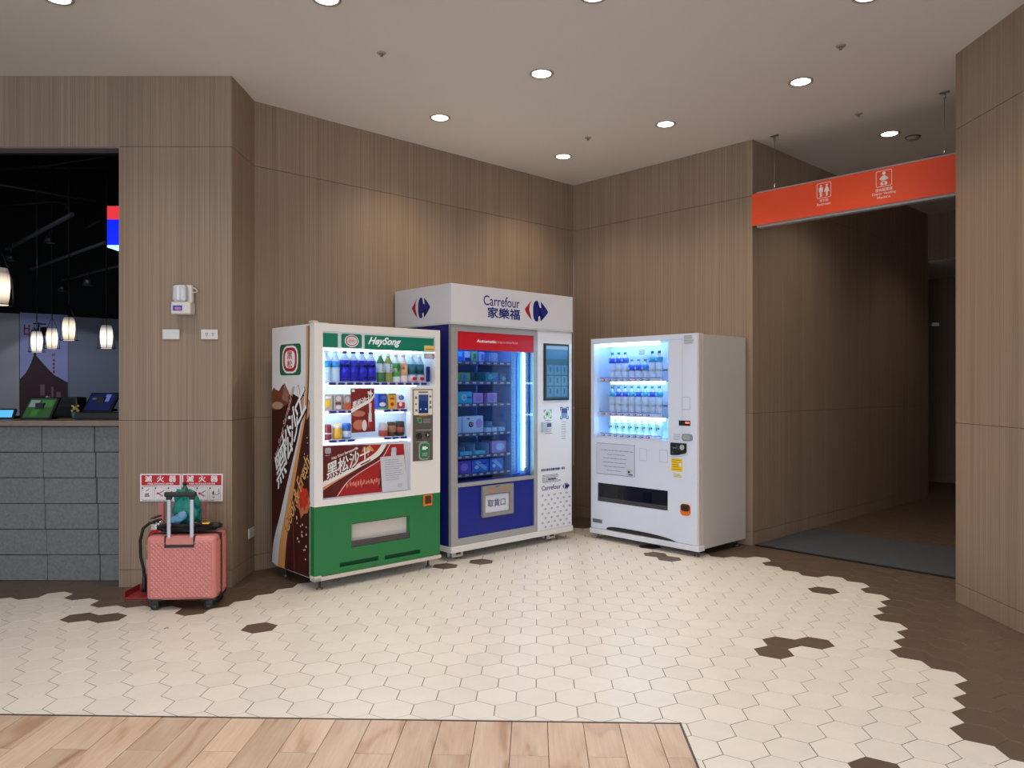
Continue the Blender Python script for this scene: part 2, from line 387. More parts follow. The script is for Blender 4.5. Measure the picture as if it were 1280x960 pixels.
# ------------------------------------------------------------------ floor tiles
ROT, TW, OX, OY = -.0345, .1781, .103, 3.2865; TS = TW/math.sqrt(3)
LIGHT = [(-3.343,4.989),(-3.267,5.007),(-3.196,4.97),(-3.098,4.989),(-3.111,5.123),(-2.995,5.162),(-2.912,5.103),(-2.91,5.007),(-2.732,5.007),(-2.665,4.952),(-2.653,4.844),(-2.584,4.792),(-2.486,4.844),(-2.404,4.792),(-2.3,4.827),(-2.163,4.827),(-2.057,4.792),(-2.048,4.691),(-1.969,4.642),(-1.865,4.675),(-1.862,4.792),(-1.764,4.827),(-1.768,4.952),(-1.68,4.998),(-1.673,5.103),(-1.591,5.162),(-1.578,5.251),(-1.491,5.312),(-1.482,5.422),(-1.273,6.077),(-0.808,6.428),(-0.301,7.188),(0.324,7.728),(0.593,7.448),(0.774,7.469),(1.244,7.428),(1.556,6.753),(1.644,6.307),(1.701,6.248),(1.821,6.277),(1.888,6.219),(2.005,6.277),(2.084,6.219),(2.087,6.133),(1.995,6.05),(2.0,5.969),(2.092,5.929),(2.094,5.813),(2.166,5.763),(2.165,5.665),(2.238,5.594),(2.339,5.641),(2.421,5.571),(2.415,5.491),(2.504,5.435),(2.499,5.327),(2.411,5.264),(2.391,5.142),(2.495,5.103),(2.48,5.007),(2.391,4.943),(2.382,4.844),(2.296,4.792),(2.289,4.691),(2.207,4.642),(2.19,4.548),(2.29,4.487),(2.277,4.384),(2.195,4.341),(2.183,4.238),(2.096,4.178),(2.083,4.076),(2.007,4.039),(1.99,3.927),(2.092,3.887),(2.084,3.798),(2.147,3.735),(2.161,3.614),(2.074,3.565),(2.063,3.459),(1.976,3.415),(1.968,3.309),(1.881,3.261),(1.869,3.153),(1.787,3.109),(1.778,3.004),(1.866,2.945),(1.862,2.845),(1.912,2.809),(2.2,2.0),(-6,2.0),(-6,5.0)]
DARK = [(-2.594,4.579),(-2.405,4.595),(-1.446,4.413),(2.138,5.223),(1.472,4.172),(1.666,4.165),(1.379,4.015),(1.316,2.774),(-0.456,5.969),(-0.234,6.05),(1.211,6.685),(1.219,6.397),(1.302,6.219)]
def inside(p, P):
    c = False; j = len(P)-1
    for i in range(len(P)):
        if (P[i][1] > p[1]) != (P[j][1] > p[1]) and p[0] < (P[j][0]-P[i][0])*(p[1]-P[i][1])/(P[j][1]-P[i][1])+P[i][0]: c = not c
        j = i
    return c
cr, sr = math.cos(ROT), math.sin(ROT)
def hexc(i, j):
    x, y = (i+.5+.5*(j % 2))*TW, j*1.5*TS
    return OX+cr*x-sr*y, OY+sr*x+cr*y
def nearest(p):
    return min(((i, j) for j in range(-10, 60) for i in range(-60, 60) if abs(OY+j*1.5*TS-p[1]) < .5 and abs(OX+i*TW-p[0]) < .6), key=lambda q: (hexc(*q)[0]-p[0])**2+(hexc(*q)[1]-p[1])**2)
DK = {nearest(p) for p in DARK}
WA = -.030
WL = lambda x: 3.187 + math.tan(WA)*x                   # near edge of the tiles
WX = lambda y: .697 - (3.165-y)*.040                    # right edge of the planks
def clip(P, f):
    out = []
    for k in range(len(P)):
        a, b = P[k], P[(k+1) % len(P)]; fa, fb = f(a), f(b)
        if fa >= 0: out.append(a)
        if fa*fb < 0:
            t = fa/(fa-fb); out.append((a[0]+(b[0]-a[0])*t, a[1]+(b[1]-a[1])*t))
    return out
G = .0022
HEX = [(TS-G)*math.sin(PI/3*k) for k in range(6)]; HEX = [(x, (TS-G)*math.cos(PI/3*k)) for k, x in enumerate(HEX)]
HEX = [(cr*x-sr*y, sr*x+cr*y) for x, y in HEX]
def slab_bm(bm, P, z1, z0, ch=.0012):
    if area2(P) < 0: P = P[::-1]
    cx, cy = sum(p[0] for p in P)/len(P), sum(p[1] for p in P)/len(P); n = len(P)
    def ring(s, z): return [bm.verts.new((cx+(p[0]-cx)*s, cy+(p[1]-cy)*s, z)) for p in P]
    t, m_, b = ring(1-ch/.09, z1), ring(1, z1-ch*.6), ring(1, z0)
    bm.faces.new(t)
    for r0, r1 in ((m_, t), (b, m_)):
        for k in range(n): bm.faces.new((r0[k], r0[(k+1) % n], r1[(k+1) % n], r1[k]))
def base_mesh(m):
    bm = bmesh.new(); slab_bm(bm, HEX, 0, -.012); me = bpy.data.meshes.new('tile'); bm.to_mesh(me); bm.free(); me.materials.append(m); return me
ME_C, ME_B = base_mesh(CREAM), base_mesh(BROWN)
tiles = []
uof = lambda x, y: ((x-C0.x)*A.x+(y-C0.y)*A.y, (x-C0.x)*Bv.x+(y-C0.y)*Bv.y)
for j in range(-9, 62):
    for i in range(-48, 60):
        x, y = hexc(i, j)
        if y < 2.0 or x < -4.6 or y > 11.4: continue
        u, v = uof(x, y); r = .085
        onfloor = (x < XL+r and y < 5.49+r and x > -4.6) or (x >= XL-r and u < r and v > -r and ((y < 4.96 and x < 2.88+r) or (y >= 4.96 and v < 3.9+r))) or (u >= 0 and u < 6.0 and v > 2.105-r and v < 3.9+r) or (u > 4.3 and u < 6.05 and .3-r < v < 3.95)
        if x < XL-.02 and y > YL+.1 and x > -2.73+.1: onfloor = False
        if not onfloor or (x > 2.88+r and u < -.6): continue
        if uof(x, y)[0] > .1 and uof(x, y)[0] < 1.05 and v < 3.8 and v > 2.2: pass
        P = [(x+a, y+b) for a, b in HEX]
        dW = [p[1]-WL(p[0]) for p in P]; dX = [p[0]-WX(p[1]) for p in P]
        dark = ((i, j) in DK) or not inside((x, y), LIGHT) or u > 0
        if min(dW) >= .004 or min(dX) >= .004: tiles.append((x, y, dark, None))
        elif max(dW) <= .004 and max(dX) <= .004: continue
        else:
            pcs = [clip(P, lambda p: p[1]-WL(p[0])-.004), clip(clip(P, lambda p: -(p[1]-WL(p[0])-.004)), lambda p: p[0]-WX(p[1])-.004)]
            pcs = [q for q in pcs if len(q) > 2 and abs(area2(q)) > 2e-4]
            if pcs: tiles.append((x, y, dark, pcs))
def visible(x, y):
    px = 640+955*x/y; py = 482+1337/y
    u, v = uof(x, y)
    if not (-40 < px < 1320 and py < 990): return False
    if x > 2.88-.05 and u < 1.1: return False
    if u > 0 and (px > 1200): return False
    return True
vis = sorted([t for t in tiles if visible(t[0], t[1])], key=lambda t: t[1])
near_c = [t for t in vis if not t[2]][:298]; near_b = [t for t in vis if t[2]][:298]
chosen = set(id(t) for t in near_c+near_b)
for (x, y, dark, pcs) in near_c+near_b:
    nm = 'brown_tile' if dark else 'cream_tile'
    dz = random.uniform(-.0006, .0004)
    if pcs is None: link(nm, ME_B if dark else ME_C, FLOOR, (x, y, dz))
    else:
        bm = bmesh.new()
        for q in pcs: slab_bm(bm, q, dz, -.012)
        obj(nm, bm, BROWN if dark else CREAM, FLOOR)
for nm, want, m in (('cream_tiling', False, CREAM), ('brown_tiling', True, BROWN)):
    bm = bmesh.new()
    for t in tiles:
        if id(t) in chosen or t[2] != want or t[3]: continue
        slab_bm(bm, [(t[0]+a, t[1]+b) for a, b in HEX], 0, -.012)
    tag(obj(nm, bm, m, FLOOR), kind='stuff')
bm = bmesh.new()
for (x, y, dark, pcs) in tiles:      # jointing between the tiles
    k = (TS+.0004)/(TS-G)
    P = [(x+a*k, y+b*k) for a, b in HEX]
    for q in ([clip(P, lambda p: p[1]-WL(p[0])-.002), clip(clip(P, lambda p: -(p[1]-WL(p[0])-.002)), lambda p: p[0]-WX(p[1])-.002)] if pcs else [P]):
        if len(q) > 2:
            if area2(q) < 0: q = q[::-1]
            f = bm.faces.new([bm.verts.new((a, b, -.0018)) for a, b in q]); f.material_index = 1 if dark else 0
me = bpy.data.meshes.new('grout'); bm.to_mesh(me); bm.free(); me.materials.append(GROUT_D); me.materials.append(GROUT_B)
tag(link('grout', me, FLOOR), kind='stuff')
# planks
wd = Vector((math.cos(WA), math.sin(WA))); wn = Vector((-math.sin(WA), math.cos(WA)))
o0 = Vector((0.0, 3.187))
for k in range(-24, 6):
    for r in range(0, 4):
        off = 0 if k % 2 == 0 else .30
        y1 = -.004 - r*.6 + (off if r or off == 0 else 0); y0 = -.6*(r+1) + off
        if off and r == 0: y1, y0 = -.004, -.3-.3+.0
        if off and r > 0: y1, y0 = -.6*r, -.6*(r+1)
        if not off: y1, y0 = (-.004, -.295) if r == 0 else (-.295-.6*(r-1), -.295-.6*r)
        x0, x1 = k*.1477, (k+1)*.1477
        P = [o0 + wd*a + wn*b for a, b in ((x0+.0012, y0+.0012), (x1-.0012, y0+.0012), (x1-.0012, y1-.0012), (x0+.0012, y1-.0012))]
        P = clip([tuple(p) for p in P], lambda p: WX(p[1])-.004-p[0])
        if len(P) < 3 or abs(area2(P)) < 1e-4: continue
        if max(p[1] for p in P) < 1.7: continue
        bm = bmesh.new(); slab_bm(bm, P, random.uniform(-.0004, .0003), -.012, .001); obj('wood_look_plank', bm, PLANK, FLOOR)
struct(boxes('trim_1', [(-4.6, .70, -.0035, .0035, -.012, .0015)], mat('edge_trim', rgb(96, 92, 90), .4, metal=.6), loc=(0, 3.187, 0))).rotation_euler = (0, 0, WA)
t2 = struct(boxes('trim_2', [(-.0045, .0045, -1.4, .004, -.012, .0015)], MATS['edge_trim'], loc=(.697, 3.166, 0))); t2.rotation_euler = (0, 0, -.040)
# floor mat in the corridor mouth
bm = bmesh.new(); add_box(bm, .03, 1.13, 2.12, 3.86, 0.001, .011, .003)
for v in bm.verts: v.co = uv(v.co.x, v.co.y, v.co.z)
mt = obj('floor_mat', bm, mat('mat_fibre', rgb(70, 74, 82), .98, noise=.35, nscale=220, bump=.6, bscale=400))
tag(mt, 'dark grey entrance mat across the mouth of the dim corridor', 'mat')
bm = bmesh.new(); add_box(bm, .018, .03, 2.12, 3.86, 0.001, .013)
for v in bm.verts: v.co = uv(v.co.x, v.co.y, v.co.z)
obj('edge_strip', bm, BLACK, mt)
# little brass plug in the floor
tag(lathe('floor_socket_cap', [(.012, .0), (.012, .004), (.004, .005)], CHROME, None, 12, loc=(-1.99, 3.54+.86, 0)), 'small round metal cap set in the cream tiles in front of the suitcase', 'floor cap')

# ------------------------------------------------------------------ stone counter wall and shop behind
YB = 5.48
cw = struct(boxes('wall_counter', [(-5.2, -2.73, YB+.02, YB+.30, 0, 1.10)], mat('mortar', rgb(50, 52, 56), .95)))
rnd = random.Random(3)
for r in range(6):
    for c in range(7):
        x1 = -2.975-.3765*(c-1) - .003*r*0 + (r-2.5)*-.008
        x0 = x1-.3765
        if c == 0: x1 = -2.732
        z0 = r*.1845; j = rnd.uniform(-.003, .004)
        bm = bmesh.new(); add_box(bm, x0+.0025, min(x1, -2.732)-.0025, YB+j, YB+.03, z0+.002, z0+.1825-.0005, .004, 2)
        for v in bm.verts: v.co += Vector((rnd.uniform(-.0012, .0012), rnd.uniform(-.001, .001), rnd.uniform(-.001, .001)))
        obj('stone_block', bm, STONE, cw)
ct = boxes('countertop', [(-5.2, -2.735, 5.43, 6.05, 1.112, 1.150)], mat('counter_wood', rgb(128, 112, 100), .5, noise=.15, nscale=14), bev=.003)
tag(ct, 'thin pale wooden counter top on the dark stone block wall', 'countertop')
DK_ = mat('shop_black', rgb(14, 14, 17), .95)
struct(boxes('wall_shop', [(-14, -13.9, 5.6, 14, 0, 5.2), (-14, -2.1, 14, 14.1, 0, 5.2), (-2.35, -2.25, 5.8, 14, 0, 5.2)], DK_))
struct(boxes('ceiling_shop', [(-14, -2.25, 5.42, 14.1, 5.1, 5.2)], DK_))
struct(boxes('wall_shop_upper', [(-14, -2.8, 5.43, 5.5, 3.06, 5.1)], DK_))
struct(boxes('floor_shop', [(-14, -2.3, 5.85, 14, -.02, .005)], DK_))
# partition of grey panels and banner, parallel to the long wall
part = empty('partition_wall', (-7.73, 11.54, 0), ANG); part['kind'] = 'structure'
PG = mat('partition_grey', rgb(118, 122, 140), .8); PG2 = mat('partition_grey_shade', rgb(104, 108, 128), .8)
boxes('partition_panel', [(-1.6, .245, 0, .05, 0, 2.5)], mat('partition_white', rgb(150, 150, 152), .8), part)
boxes('partition_panel', [(.905, 1.72, 0, .05, 0, 2.5)], PG, part)
boxes('partition_frame', [(-1.6, 2.6, .05, .09, 0, 2.42)], BLACKM, part)
bn = empty('temple_banner', (-7.73, 11.54, 0), ANG, 'tall pale banner with a dark temple roof and black calligraphy behind the counter', 'banner')
boxes('banner_sheet', [(.25, .90, -.02, -.005, .6, 2.52)], mat('banner_lavender', rgb(146, 150, 196), .8), bn)
BF = Fr((0, -.02, 0), (1, 0, 0), (0, 0, 1), (0, -1, 0))
poly('roof_picture', BF, spline([(.25, 1.50), (.33, 1.60), (.40, 1.76), (.43, 1.86), (.47, 1.86)], 4)[:-1]+spline([(.47, 1.86), (.58, 1.72), (.72, 1.56), (.90, 1.45)], 4)+[(.90, .62), (.25, .62)], .001, mat('temple_brown', rgb(58, 36, 40), .8), bn)
poly('roof_finial', BF, EL(.45, 1.88, .02, .03, 10), .001, MATS['temple_brown'], bn)
polys('temple_window', BF, [R(.52, .58, 1.25, 1.42), R(.67, .70, 1.2, 1.38), R(.74, .80, 1.18, 1.3)], .003, mat('window_haze', rgb(110, 90, 96), .8), bn)
polys('calligraphy', BF, [band([(.42, 2.36), (.60, 2.36)], .02), band([(.44, 2.30), (.47, 2.22), (.44, 2.14)], .02), band([(.50, 2.38), (.49, 2.22)], .02), band([(.53, 2.30), (.60, 2.31), (.59, 2.18), (.52, 2.17), (.53, 2.30)], .018),
      band([(.40, 2.25), (.50, 2.27)], .018), band([(.55, 2.10), (.56, 1.99)], .02), band([(.43, 2.03), (.62, 2.06)], .022), band([(.50, 2.10), (.51, 1.99)], .02), band(spline([(.48, 1.99), (.47, 1.95), (.52, 1.93), (.56, 1.96)], 4), .022)], .001, BLACKM, bn)
polys('red_calligraphy', BF, [band([(.31, 2.34), (.31, 2.18)], .02), band([(.31, 2.28), (.37, 2.28)], .02), band([(.37, 2.34), (.37, 2.16)], .018), band([(.31, 2.19), (.37, 2.19)], .016)], .001, mat('seal_red', rgb(130, 50, 54), .8), bn)
text('banner_lettering', BF, '韓', .70, 1.88, .05, .05, .001, MATS['seal_red'], bn); 
polyeach('small_calligraphy', BF, [R(.69, .72, 1.78-k*.06, 1.815-k*.06) for k in range(4)], .001, MATS['seal_red'], bn)
# dark cabinet right of the partition
# pendants
def pendant(px, py, Y, sc, glow, label, col):
    x = (px-640)/955*Y; z = 1.4-(py-482)/955*Y
    t = empty('pendant_lamp', (x, Y, z), 0, label, 'pendant lamp', 'cage pendant lamps over the shop counter')
    r, h = .085*sc, .165*sc
    m = bpy.data.materials.get('lampshade_'+col) 
    if not m:
        c = {'white': (1, .93, .86), 'warm': (1, .84, .62)}[col]
        m = mat('lampshade_'+col, (.5, .45, .38), .8); nt = m.node_tree; b = nt.nodes['Principled BSDF']
        tc = nt.nodes.new('ShaderNodeTexCoord'); gr = nt.nodes.new('ShaderNodeTexGradient'); gr.gradient_type = 'SPHERICAL'
        mp = nt.nodes.new('ShaderNodeMapping'); mp.inputs['Scale'].default_value = (3.0, 3.0, 7.2); mp.inputs['Location'].default_value = (0, 0, .12)
        nt.links.new(tc.outputs['Object'], mp.inputs['Vector']); nt.links.new(mp.outputs['Vector'], gr.inputs['Vector'])
        b.inputs['Emission Color'].default_value = (*c, 1)
        mu = nt.nodes.new('ShaderNodeMath'); mu.operation = 'MULTIPLY_ADD'; mu.inputs[1].default_value = 1.6*glow; mu.inputs[2].default_value = .10; nt.links.new(gr.outputs['Fac'], mu.inputs[0]); nt.links.new(mu.outputs[0], b.inputs['Emission Strength'])
    bm = bmesh.new(); n = 24; prof = [(r*.80, h), (r*.97, h*.5), (r, 0), (r*.92, -h*.6), (r*.78, -h)]
    rings = [[bm.verts.new((math.cos(2*PI*k/n)*q*(1+.03*(k % 2)), math.sin(2*PI*k/n)*q*(1+.03*(k % 2)), hh)) for k in range(n)] for q, hh in prof]
    for i in range(4):
        for k in range(n): bm.faces.new((rings[i][k], rings[i][(k+1) % n], rings[i+1][(k+1) % n], rings[i+1][k]))
    obj('lamp_shade', bm, m, t)
    lathe('shade_rim', [(r*.78, -h-.006), (r*.84, -h-.006), (r*.84, -h+.004), (r*.78, -h+.004)], mat('rim_glow', (.8, .7, .5), emit=.8, ecol=(1, .85, .6)), t, 20)
    bm = bmesh.new()
    for k in range(6):
        a = 2*PI*k/6; ca, sa = math.cos(a), math.sin(a)
        add_tube(bm, [(0, 0, h*2.1), (r*.5*ca, r*.5*sa, h*1.6), (r*1.35*ca, r*1.35*sa, h*.4), (r*1.45*ca, r*1.45*sa, -h*.5), (r*1.5*ca, r*1.5*sa, -h*1.02)], .004*sc, 4)
    add_tube(bm, [(r*1.5*math.cos(2*PI*k/12), r*1.5*math.sin(2*PI*k/12), -h*1.02) for k in range(13)], .004*sc, 4)
    obj('wire_cage', bm, BLACK, t)
    tube('cord', [(0, 0, h*2.1), (0, 0, 5.08-z)], .006, BLACK, t, 6)
for a in [(-1, 358, 6.6, .95, 1.1, 'largest cage pendant lamp, cut by the left edge of the photo', 'warm'), (46, 427, 9.5, .76, 1.1, 'cold white cage pendant lamp, lowest in front of the banner', 'white'),
          (65, 423, 10.2, .80, 1.0, 'warm cage pendant lamp just right of the cold white one', 'warm'), (86, 411, 9.0, .80, 1.0, 'cage pendant lamp hung highest, right beside the banner', 'warm'),
          (133, 421, 9.2, .82, 1.3, 'bright cage pendant lamp nearest the wooden column', 'white')]: pendant(*a)
def atz(px, py, z):
    Y = (z-1.4)*955/(482-py); return ((px-640)/955*Y, Y, z)
PIPE = mat('pipe_grey', rgb(74, 74, 80), .5); PIPED = mat('pipe_dark', rgb(40, 40, 44), .5)
for nm, lab, pts, r, m in [('lighting_track', 'wide grey lighting track, lowest left of the dark shop ceiling', [atz(9, 311, 3.3), atz(90, 268, 3.3)], .028, PIPE),
        ('lighting_track', 'slim lighting track in the middle of the dark shop ceiling', [atz(40, 336, 3.05), atz(131, 303, 3.05)], .02, PIPE),
        ('lighting_track', 'slim lighting track nearest the grey partition', [atz(80, 350, 2.9), atz(115, 340, 2.95), atz(152, 332, 2.9)], .02, PIPED),
        ('ceiling_pipe', 'long straight pipe crossing the shop ceiling down to the lightbox', [atz(-5, 230, 4.1), atz(145, 256, 4.1)], .016, PIPE),
        ('ceiling_pipe', 'pipe with a bent end above the wide lighting track', [atz(-5, 258, 4.0), atz(70, 252, 4.0), atz(83, 256, 4.0), atz(89, 268, 3.8)], .013, PIPED),
        ('ceiling_pipe', 'upper pipe rising to the right under the shop ceiling', [atz(-5, 213, 4.3), atz(60, 207, 4.3), atz(150, 193, 4.3)], .015, PIPED),
        ('ceiling_pipe', 'level thin pipe close under the shop opening head', [atz(-5, 210, 4.5), atz(150, 210, 4.5)], .01, PIPED),
        ('ceiling_pipe', 'short angled bracket pipe left of the lightbox', [atz(106, 274, 3.7), atz(107, 285, 3.5), atz(125, 276, 3.5)], .014, PIPED)]:
    tag(tube(nm, pts, r, m, n=6), lab, 'pipe' if 'pipe' in nm else 'track')
SPOTL = mat('spot_lens', (1, 1, 1), emit=9, ecol=(.85, .92, 1))
for i, (px, py, z, lab) in enumerate([(62, 304, 3.15, 'track spotlight lit under the wide track, upper one'), (14, 326, 3.05, 'track spotlight lit at the left end of the wide track'), (78, 364, 2.75, 'track spotlight pointing at the partition, lower left one'), (110, 357, 2.75, 'track spotlight nearest the wooden column')]):
    p = Vector(atz(px, py, z)); t = empty('track_spotlight', p, 0, lab, 'spotlight', 'track spotlights in the dark shop')
    lathe('lamp_head', [(.02, .10), (.055, .08), (.06, 0), (.055, 0)], BLACK, t, 12); lathe('lens', [(.045, .001), (.045, .004)], SPOTL, t, 12); tube('stem', [(0, 0, .09), (0, 0, .22)], .008, BLACK, t, 6)
    l = bpy.data.lights.new('track_spot', 'SPOT'); l.energy = 18; l.spot_size = 1.6; l.color = (.8, .88, 1); l.shadow_soft_size = .04
    lo = bpy.data.objects.new('track_spot', l); COL.objects.link(lo); lo.location = p-Vector((0, 0, .03)); lo.rotation_euler = (.5, 0, .3)
# hanging lightbox
lb = empty('hanging_lightbox', (-3.45, 7.05, 2.64), 0, 'red and blue glowing lightbox hanging in the shop beside the column', 'lightbox')
boxes('blue_face', [(-.18, .30, -.2, .2, .02, .25)], em('lightbox_blue', (.0, .015, .9), 1.0), lb); boxes('red_face', [(-.18, .30, -.2, .2, .25, .37)], em('lightbox_red', (.9, .04, .06), .8), lb)
boxes('bottom_face', [(-.18, .30, -.2, .2, 0, .02)], em('lightbox_white', (.5, .8, 1), 1.2), lb); tube('hanger', [(.1, 0, .37), (.1, 0, 2.4)], .008, BLACK, lb, 6)
# counter things
def tablet(x, y, z, w, h, rz, tilt, label, scr, extra):
    t = empty('order_terminal', (x, y, z), rz, label, 'terminal')
    M = Matrix.Rotation(tilt, 4, 'X')
    bm = bmesh.new(); add_box(bm, -w/2, w/2, 0, .02, 0, h, .004, 2, M); obj('screen_housing', bm, BLACK, t)
    f = Fr(M @ Vector((0, 0, 0)), (1, 0, 0), M @ Vector((0, 0, 1)), M @ Vector((0, -1, 0)))
    poly('screen', f, R(-w/2+.015, w/2-.015, .015, h-.015), .001, scr, t)
    for q, m in extra: poly('screen_button', f, q, .0025, m, t)
    bm = bmesh.new(); add_box(bm, -w*.3, w*.3, .02, .16, 0, .02, .003); add_box(bm, -.03, .03, .05, .09, .01, h*.6); obj('stand', bm, BLACK, t)
tablet(-3.50, 5.60, 1.151, .235, .20, -.06, -.62, 'black order terminal with a green screen on the counter', em('screen_green', (.03, .09, .03), .55), [(R(-.09, -.02, .11, .17), em('screen_grey', (.18, .25, .25), .6)), (R(0, .09, .11, .17), em('screen_green_b', (.05, .16, .05), .6)), (R(-.05, .0, .03, .09), em('screen_green_c', (.04, .14, .03), .6))])
tablet(-3.16, 5.80, 1.20, .235, .19, -.10, -.70, 'black order terminal with a dark blue screen nearer the column', em('screen_navy', (.008, .012, .06), .8), [(R(.02, .06, .10, .17), em('screen_blue', (.10, .14, .42), .8)), (R(-.08, 0, .12, .135), em('screen_teal', (.05, .12, .12), .8))])
tablet(-3.78, 5.66, 1.151, .16, .09, .1, -.5, 'small terminal with a bright blue screen at the left photo edge', em('screen_bright', (.10, .45, .9), 1.0), [])
tag(boxes('black_tray', [(-3.22, -2.78, 5.62, 5.86, 1.151, 1.20)], BLACK, bev=.006), 'low black box under the blue terminal on the counter', 'box')
bg = empty('paper_bag', (-3.60, 5.92, 1.151), 0, 'crumpled white paper bag behind the green terminal', 'bag')
bm = bmesh.new(); bmesh.ops.create_icosphere(bm, subdivisions=3, radius=.055); rnd = random.Random(5)
for v in bm.verts: v.co = Vector((v.co.x*.8, v.co.y*.7, max(0, (v.co.z+.05)*1.5)))*(1+rnd.uniform(-.13, .13))
obj('bag_body', bm, mat('bag_white', rgb(170, 172, 196), .8), bg)
pr = empty('receipt_printer', (-3.47, 5.98, 1.151), 0, 'black receipt printer between the two terminals', 'printer')
boxes('printer_body', [(-.08, .10, -.06, .08, 0, .16)], BLACK, pr, bev=.012); boxes('paper_slot', [(-.05, .05, -.063, -.058, .09, .10)], DGREY, pr)
pt = empty('flower_pot', (-3.27, 5.72, 1.151), 0, 'small pot of yellow flowers beside the blue terminal', 'plant')
lathe('pot', [(.02, 0), (.028, .05), (.026, .05), (.0, .045)], mat('pot_teal', rgb(70, 100, 90), .6), pt, 12)
bm = bmesh.new()
for k in range(9):
    a = k*2.4; bmesh.ops.create_icosphere(bm, subdivisions=1, radius=.010, matrix=Matrix.Translation((.022*math.cos(a), .018*math.sin(a), .06+.012*(k % 4))))
obj('blossoms', bm, mat('blossom', rgb(190, 170, 90), .8), pt)

# ------------------------------------------------------------------ ceiling fixtures
def downlight(px, py, label, power=52, on=True):
    Y = (H-1.4)*955/(482-py); x = (px-640)/955*Y
    t = empty('recessed_downlight', (x, Y, H), 0, label, 'downlight', 'recessed ceiling downlights')
    lathe('trim_ring', [(.066, -.001), (.066, -.004), (.082, -.006), (.084, -.001)], mat('ring_grey', rgb(150, 145, 140), .4), t, 28)
    lathe('lens', [(.064, -.0015), (.064, -.0035), (.0, -.0035)], LIGHTW, t, 24)
    l = bpy.data.lights.new('downlight', 'SPOT'); l.energy = power; l.spot_size = math.radians(125); l.spot_blend = .9; l.color = (1, .85, .67); l.shadow_soft_size = .06
    lo = bpy.data.objects.new('downlight_lamp', l); COL.objects.link(lo); lo.location = (x, Y, H-.02)
for a in [(677, 92, 'round ceiling downlight in the middle of the ceiling'), (550, 147, 'round ceiling downlight closest to the long wooden wall'), (704, 195.5, 'round ceiling downlight in the far wall corner'),
          (832, 155, 'round ceiling downlight in front of the side wall'), (1001, 102, 'round ceiling downlight nearest the orange sign'), (1112, 167, 'round ceiling downlight behind the orange sign', 46),
          (72, -3, 'round ceiling downlight at the far left top edge'), (408, -2, 'round ceiling downlight on the top edge, left of the middle'), (742, -6, 'round ceiling downlight barely showing on the top edge, middle'), (1085, -6, 'round ceiling downlight barely showing on the top edge, right side')]: downlight(*a)
l = bpy.data.lights.new('downlight', 'SPOT'); l.energy = 26; l.spot_size = math.radians(120); l.spot_blend = .8; l.color = (1, .84, .68); l.shadow_soft_size = .06
lo = bpy.data.objects.new('downlight_lamp', l); COL.objects.link(lo); lo.location = (5.1, 7.9, H-.02)  # extra lamp added to brighten the corridor, without a ceiling fitting
# further rows of the same lamps nearer the camera, out of frame
for yy in (3.0, 1.6, .2):
    for xx in (-2.6, -1.0, .55, 2.1):
        l = bpy.data.lights.new('downlight', 'SPOT'); l.energy = 42; l.spot_size = math.radians(125); l.spot_blend = .9; l.color = (1, .95, .90); l.shadow_soft_size = .06
        lo = bpy.data.objects.new('downlight_lamp', l); COL.objects.link(lo); lo.location = (xx, yy, H-.02)
def onceil(px, py):
    Y = (H-1.4)*955/(482-py); return ((px-640)/955*Y, Y, H)
for px, py, lab in [(477, 66, 'small sprinkler head left of the middle downlight'), (1051, 57, 'small sprinkler head above the orange sign, near the top'), (735, 172, 'tiny sprinkler head near the far wall corner'), (1073, 142, 'small sprinkler head just left of the corridor downlight')]:
    t = empty('sprinkler_head', onceil(px, py), 0, lab, 'sprinkler', 'ceiling sprinkler heads')
    lathe('escutcheon', [(.030, -.001), (.028, -.006), (.0, -.006)], mat('sprinkler_ring', rgb(160, 150, 142), .5), t, 16); lathe('deflector', [(.008, -.006), (.008, -.022), (.012, -.024), (.0, -.024)], GREY, t, 10)
t = empty('smoke_detector', onceil(1141, 171), 0, 'flat round smoke detector behind the orange sign', 'smoke detector'); lathe('detector_body', [(.055, -.001), (.05, -.02), (.03, -.028), (.0, -.03)], mat('detector', rgb(150, 140, 132), .6), t, 20); lathe('detector_ring', [(.062, -.0005), (.062, -.006), (.055, -.006)], DGREY, t, 20)
t = empty('ceiling_speaker', onceil(1172, 196), 0, 'round ceiling speaker partly hidden by the orange sign', 'speaker'); lathe('grille', [(.12, -.001), (.118, -.012), (.0, -.016)], GREY, t, 24); lathe('speaker_ring', [(.13, -.0005), (.13, -.008), (.12, -.008)], SILVER, t, 24)

# ------------------------------------------------------------------ hanging orange sign
sg = empty('restroom_sign', (*(Vector((2.095, 6.67)) + Vector((.0, .0))), 0), math.atan2(Bv.y, Bv.x), 'long orange hanging sign for restroom and diaper vending machine across the corridor mouth', 'sign')
SL = 1.80
boxes('sign_body', [(0, SL, 0, .085, 2.80, 3.06)], mat('sign_side', rgb(120, 118, 118), .5), sg, bev=.002)
poly('sign_face', FRONT, R(0, SL, 2.79, 3.068), .001, SIGNO, sg, .004)
boxes('top_rail', [(.04, SL, .01, .075, 3.06, 3.083)], SILVER, sg, bev=.003); boxes('bottom_rail', [(.04, SL, .01, .075, 2.772, 2.80)], SILVER, sg, bev=.003)
for x in (.19, 1.52):
    tube('hanging_wire', [(x, .04, 3.083), (x, .04, H-.03)], .0022, STEEL, sg, 6); lathe('wire_clip', [(.008, 3.083), (.008, 3.13), (.003, 3.14)], CHROME, sg, 8, c=(x, .04, 0))
    bm = bmesh.new(); add_box(bm, x-.035, x+.035, .032, .048, H-.012, H-.001); add_lathe(bm, [(.010, H-.05), (.010, H-.01)], 8, (x, .04, 0)); obj('ceiling_anchor', bm, STEEL, sg)
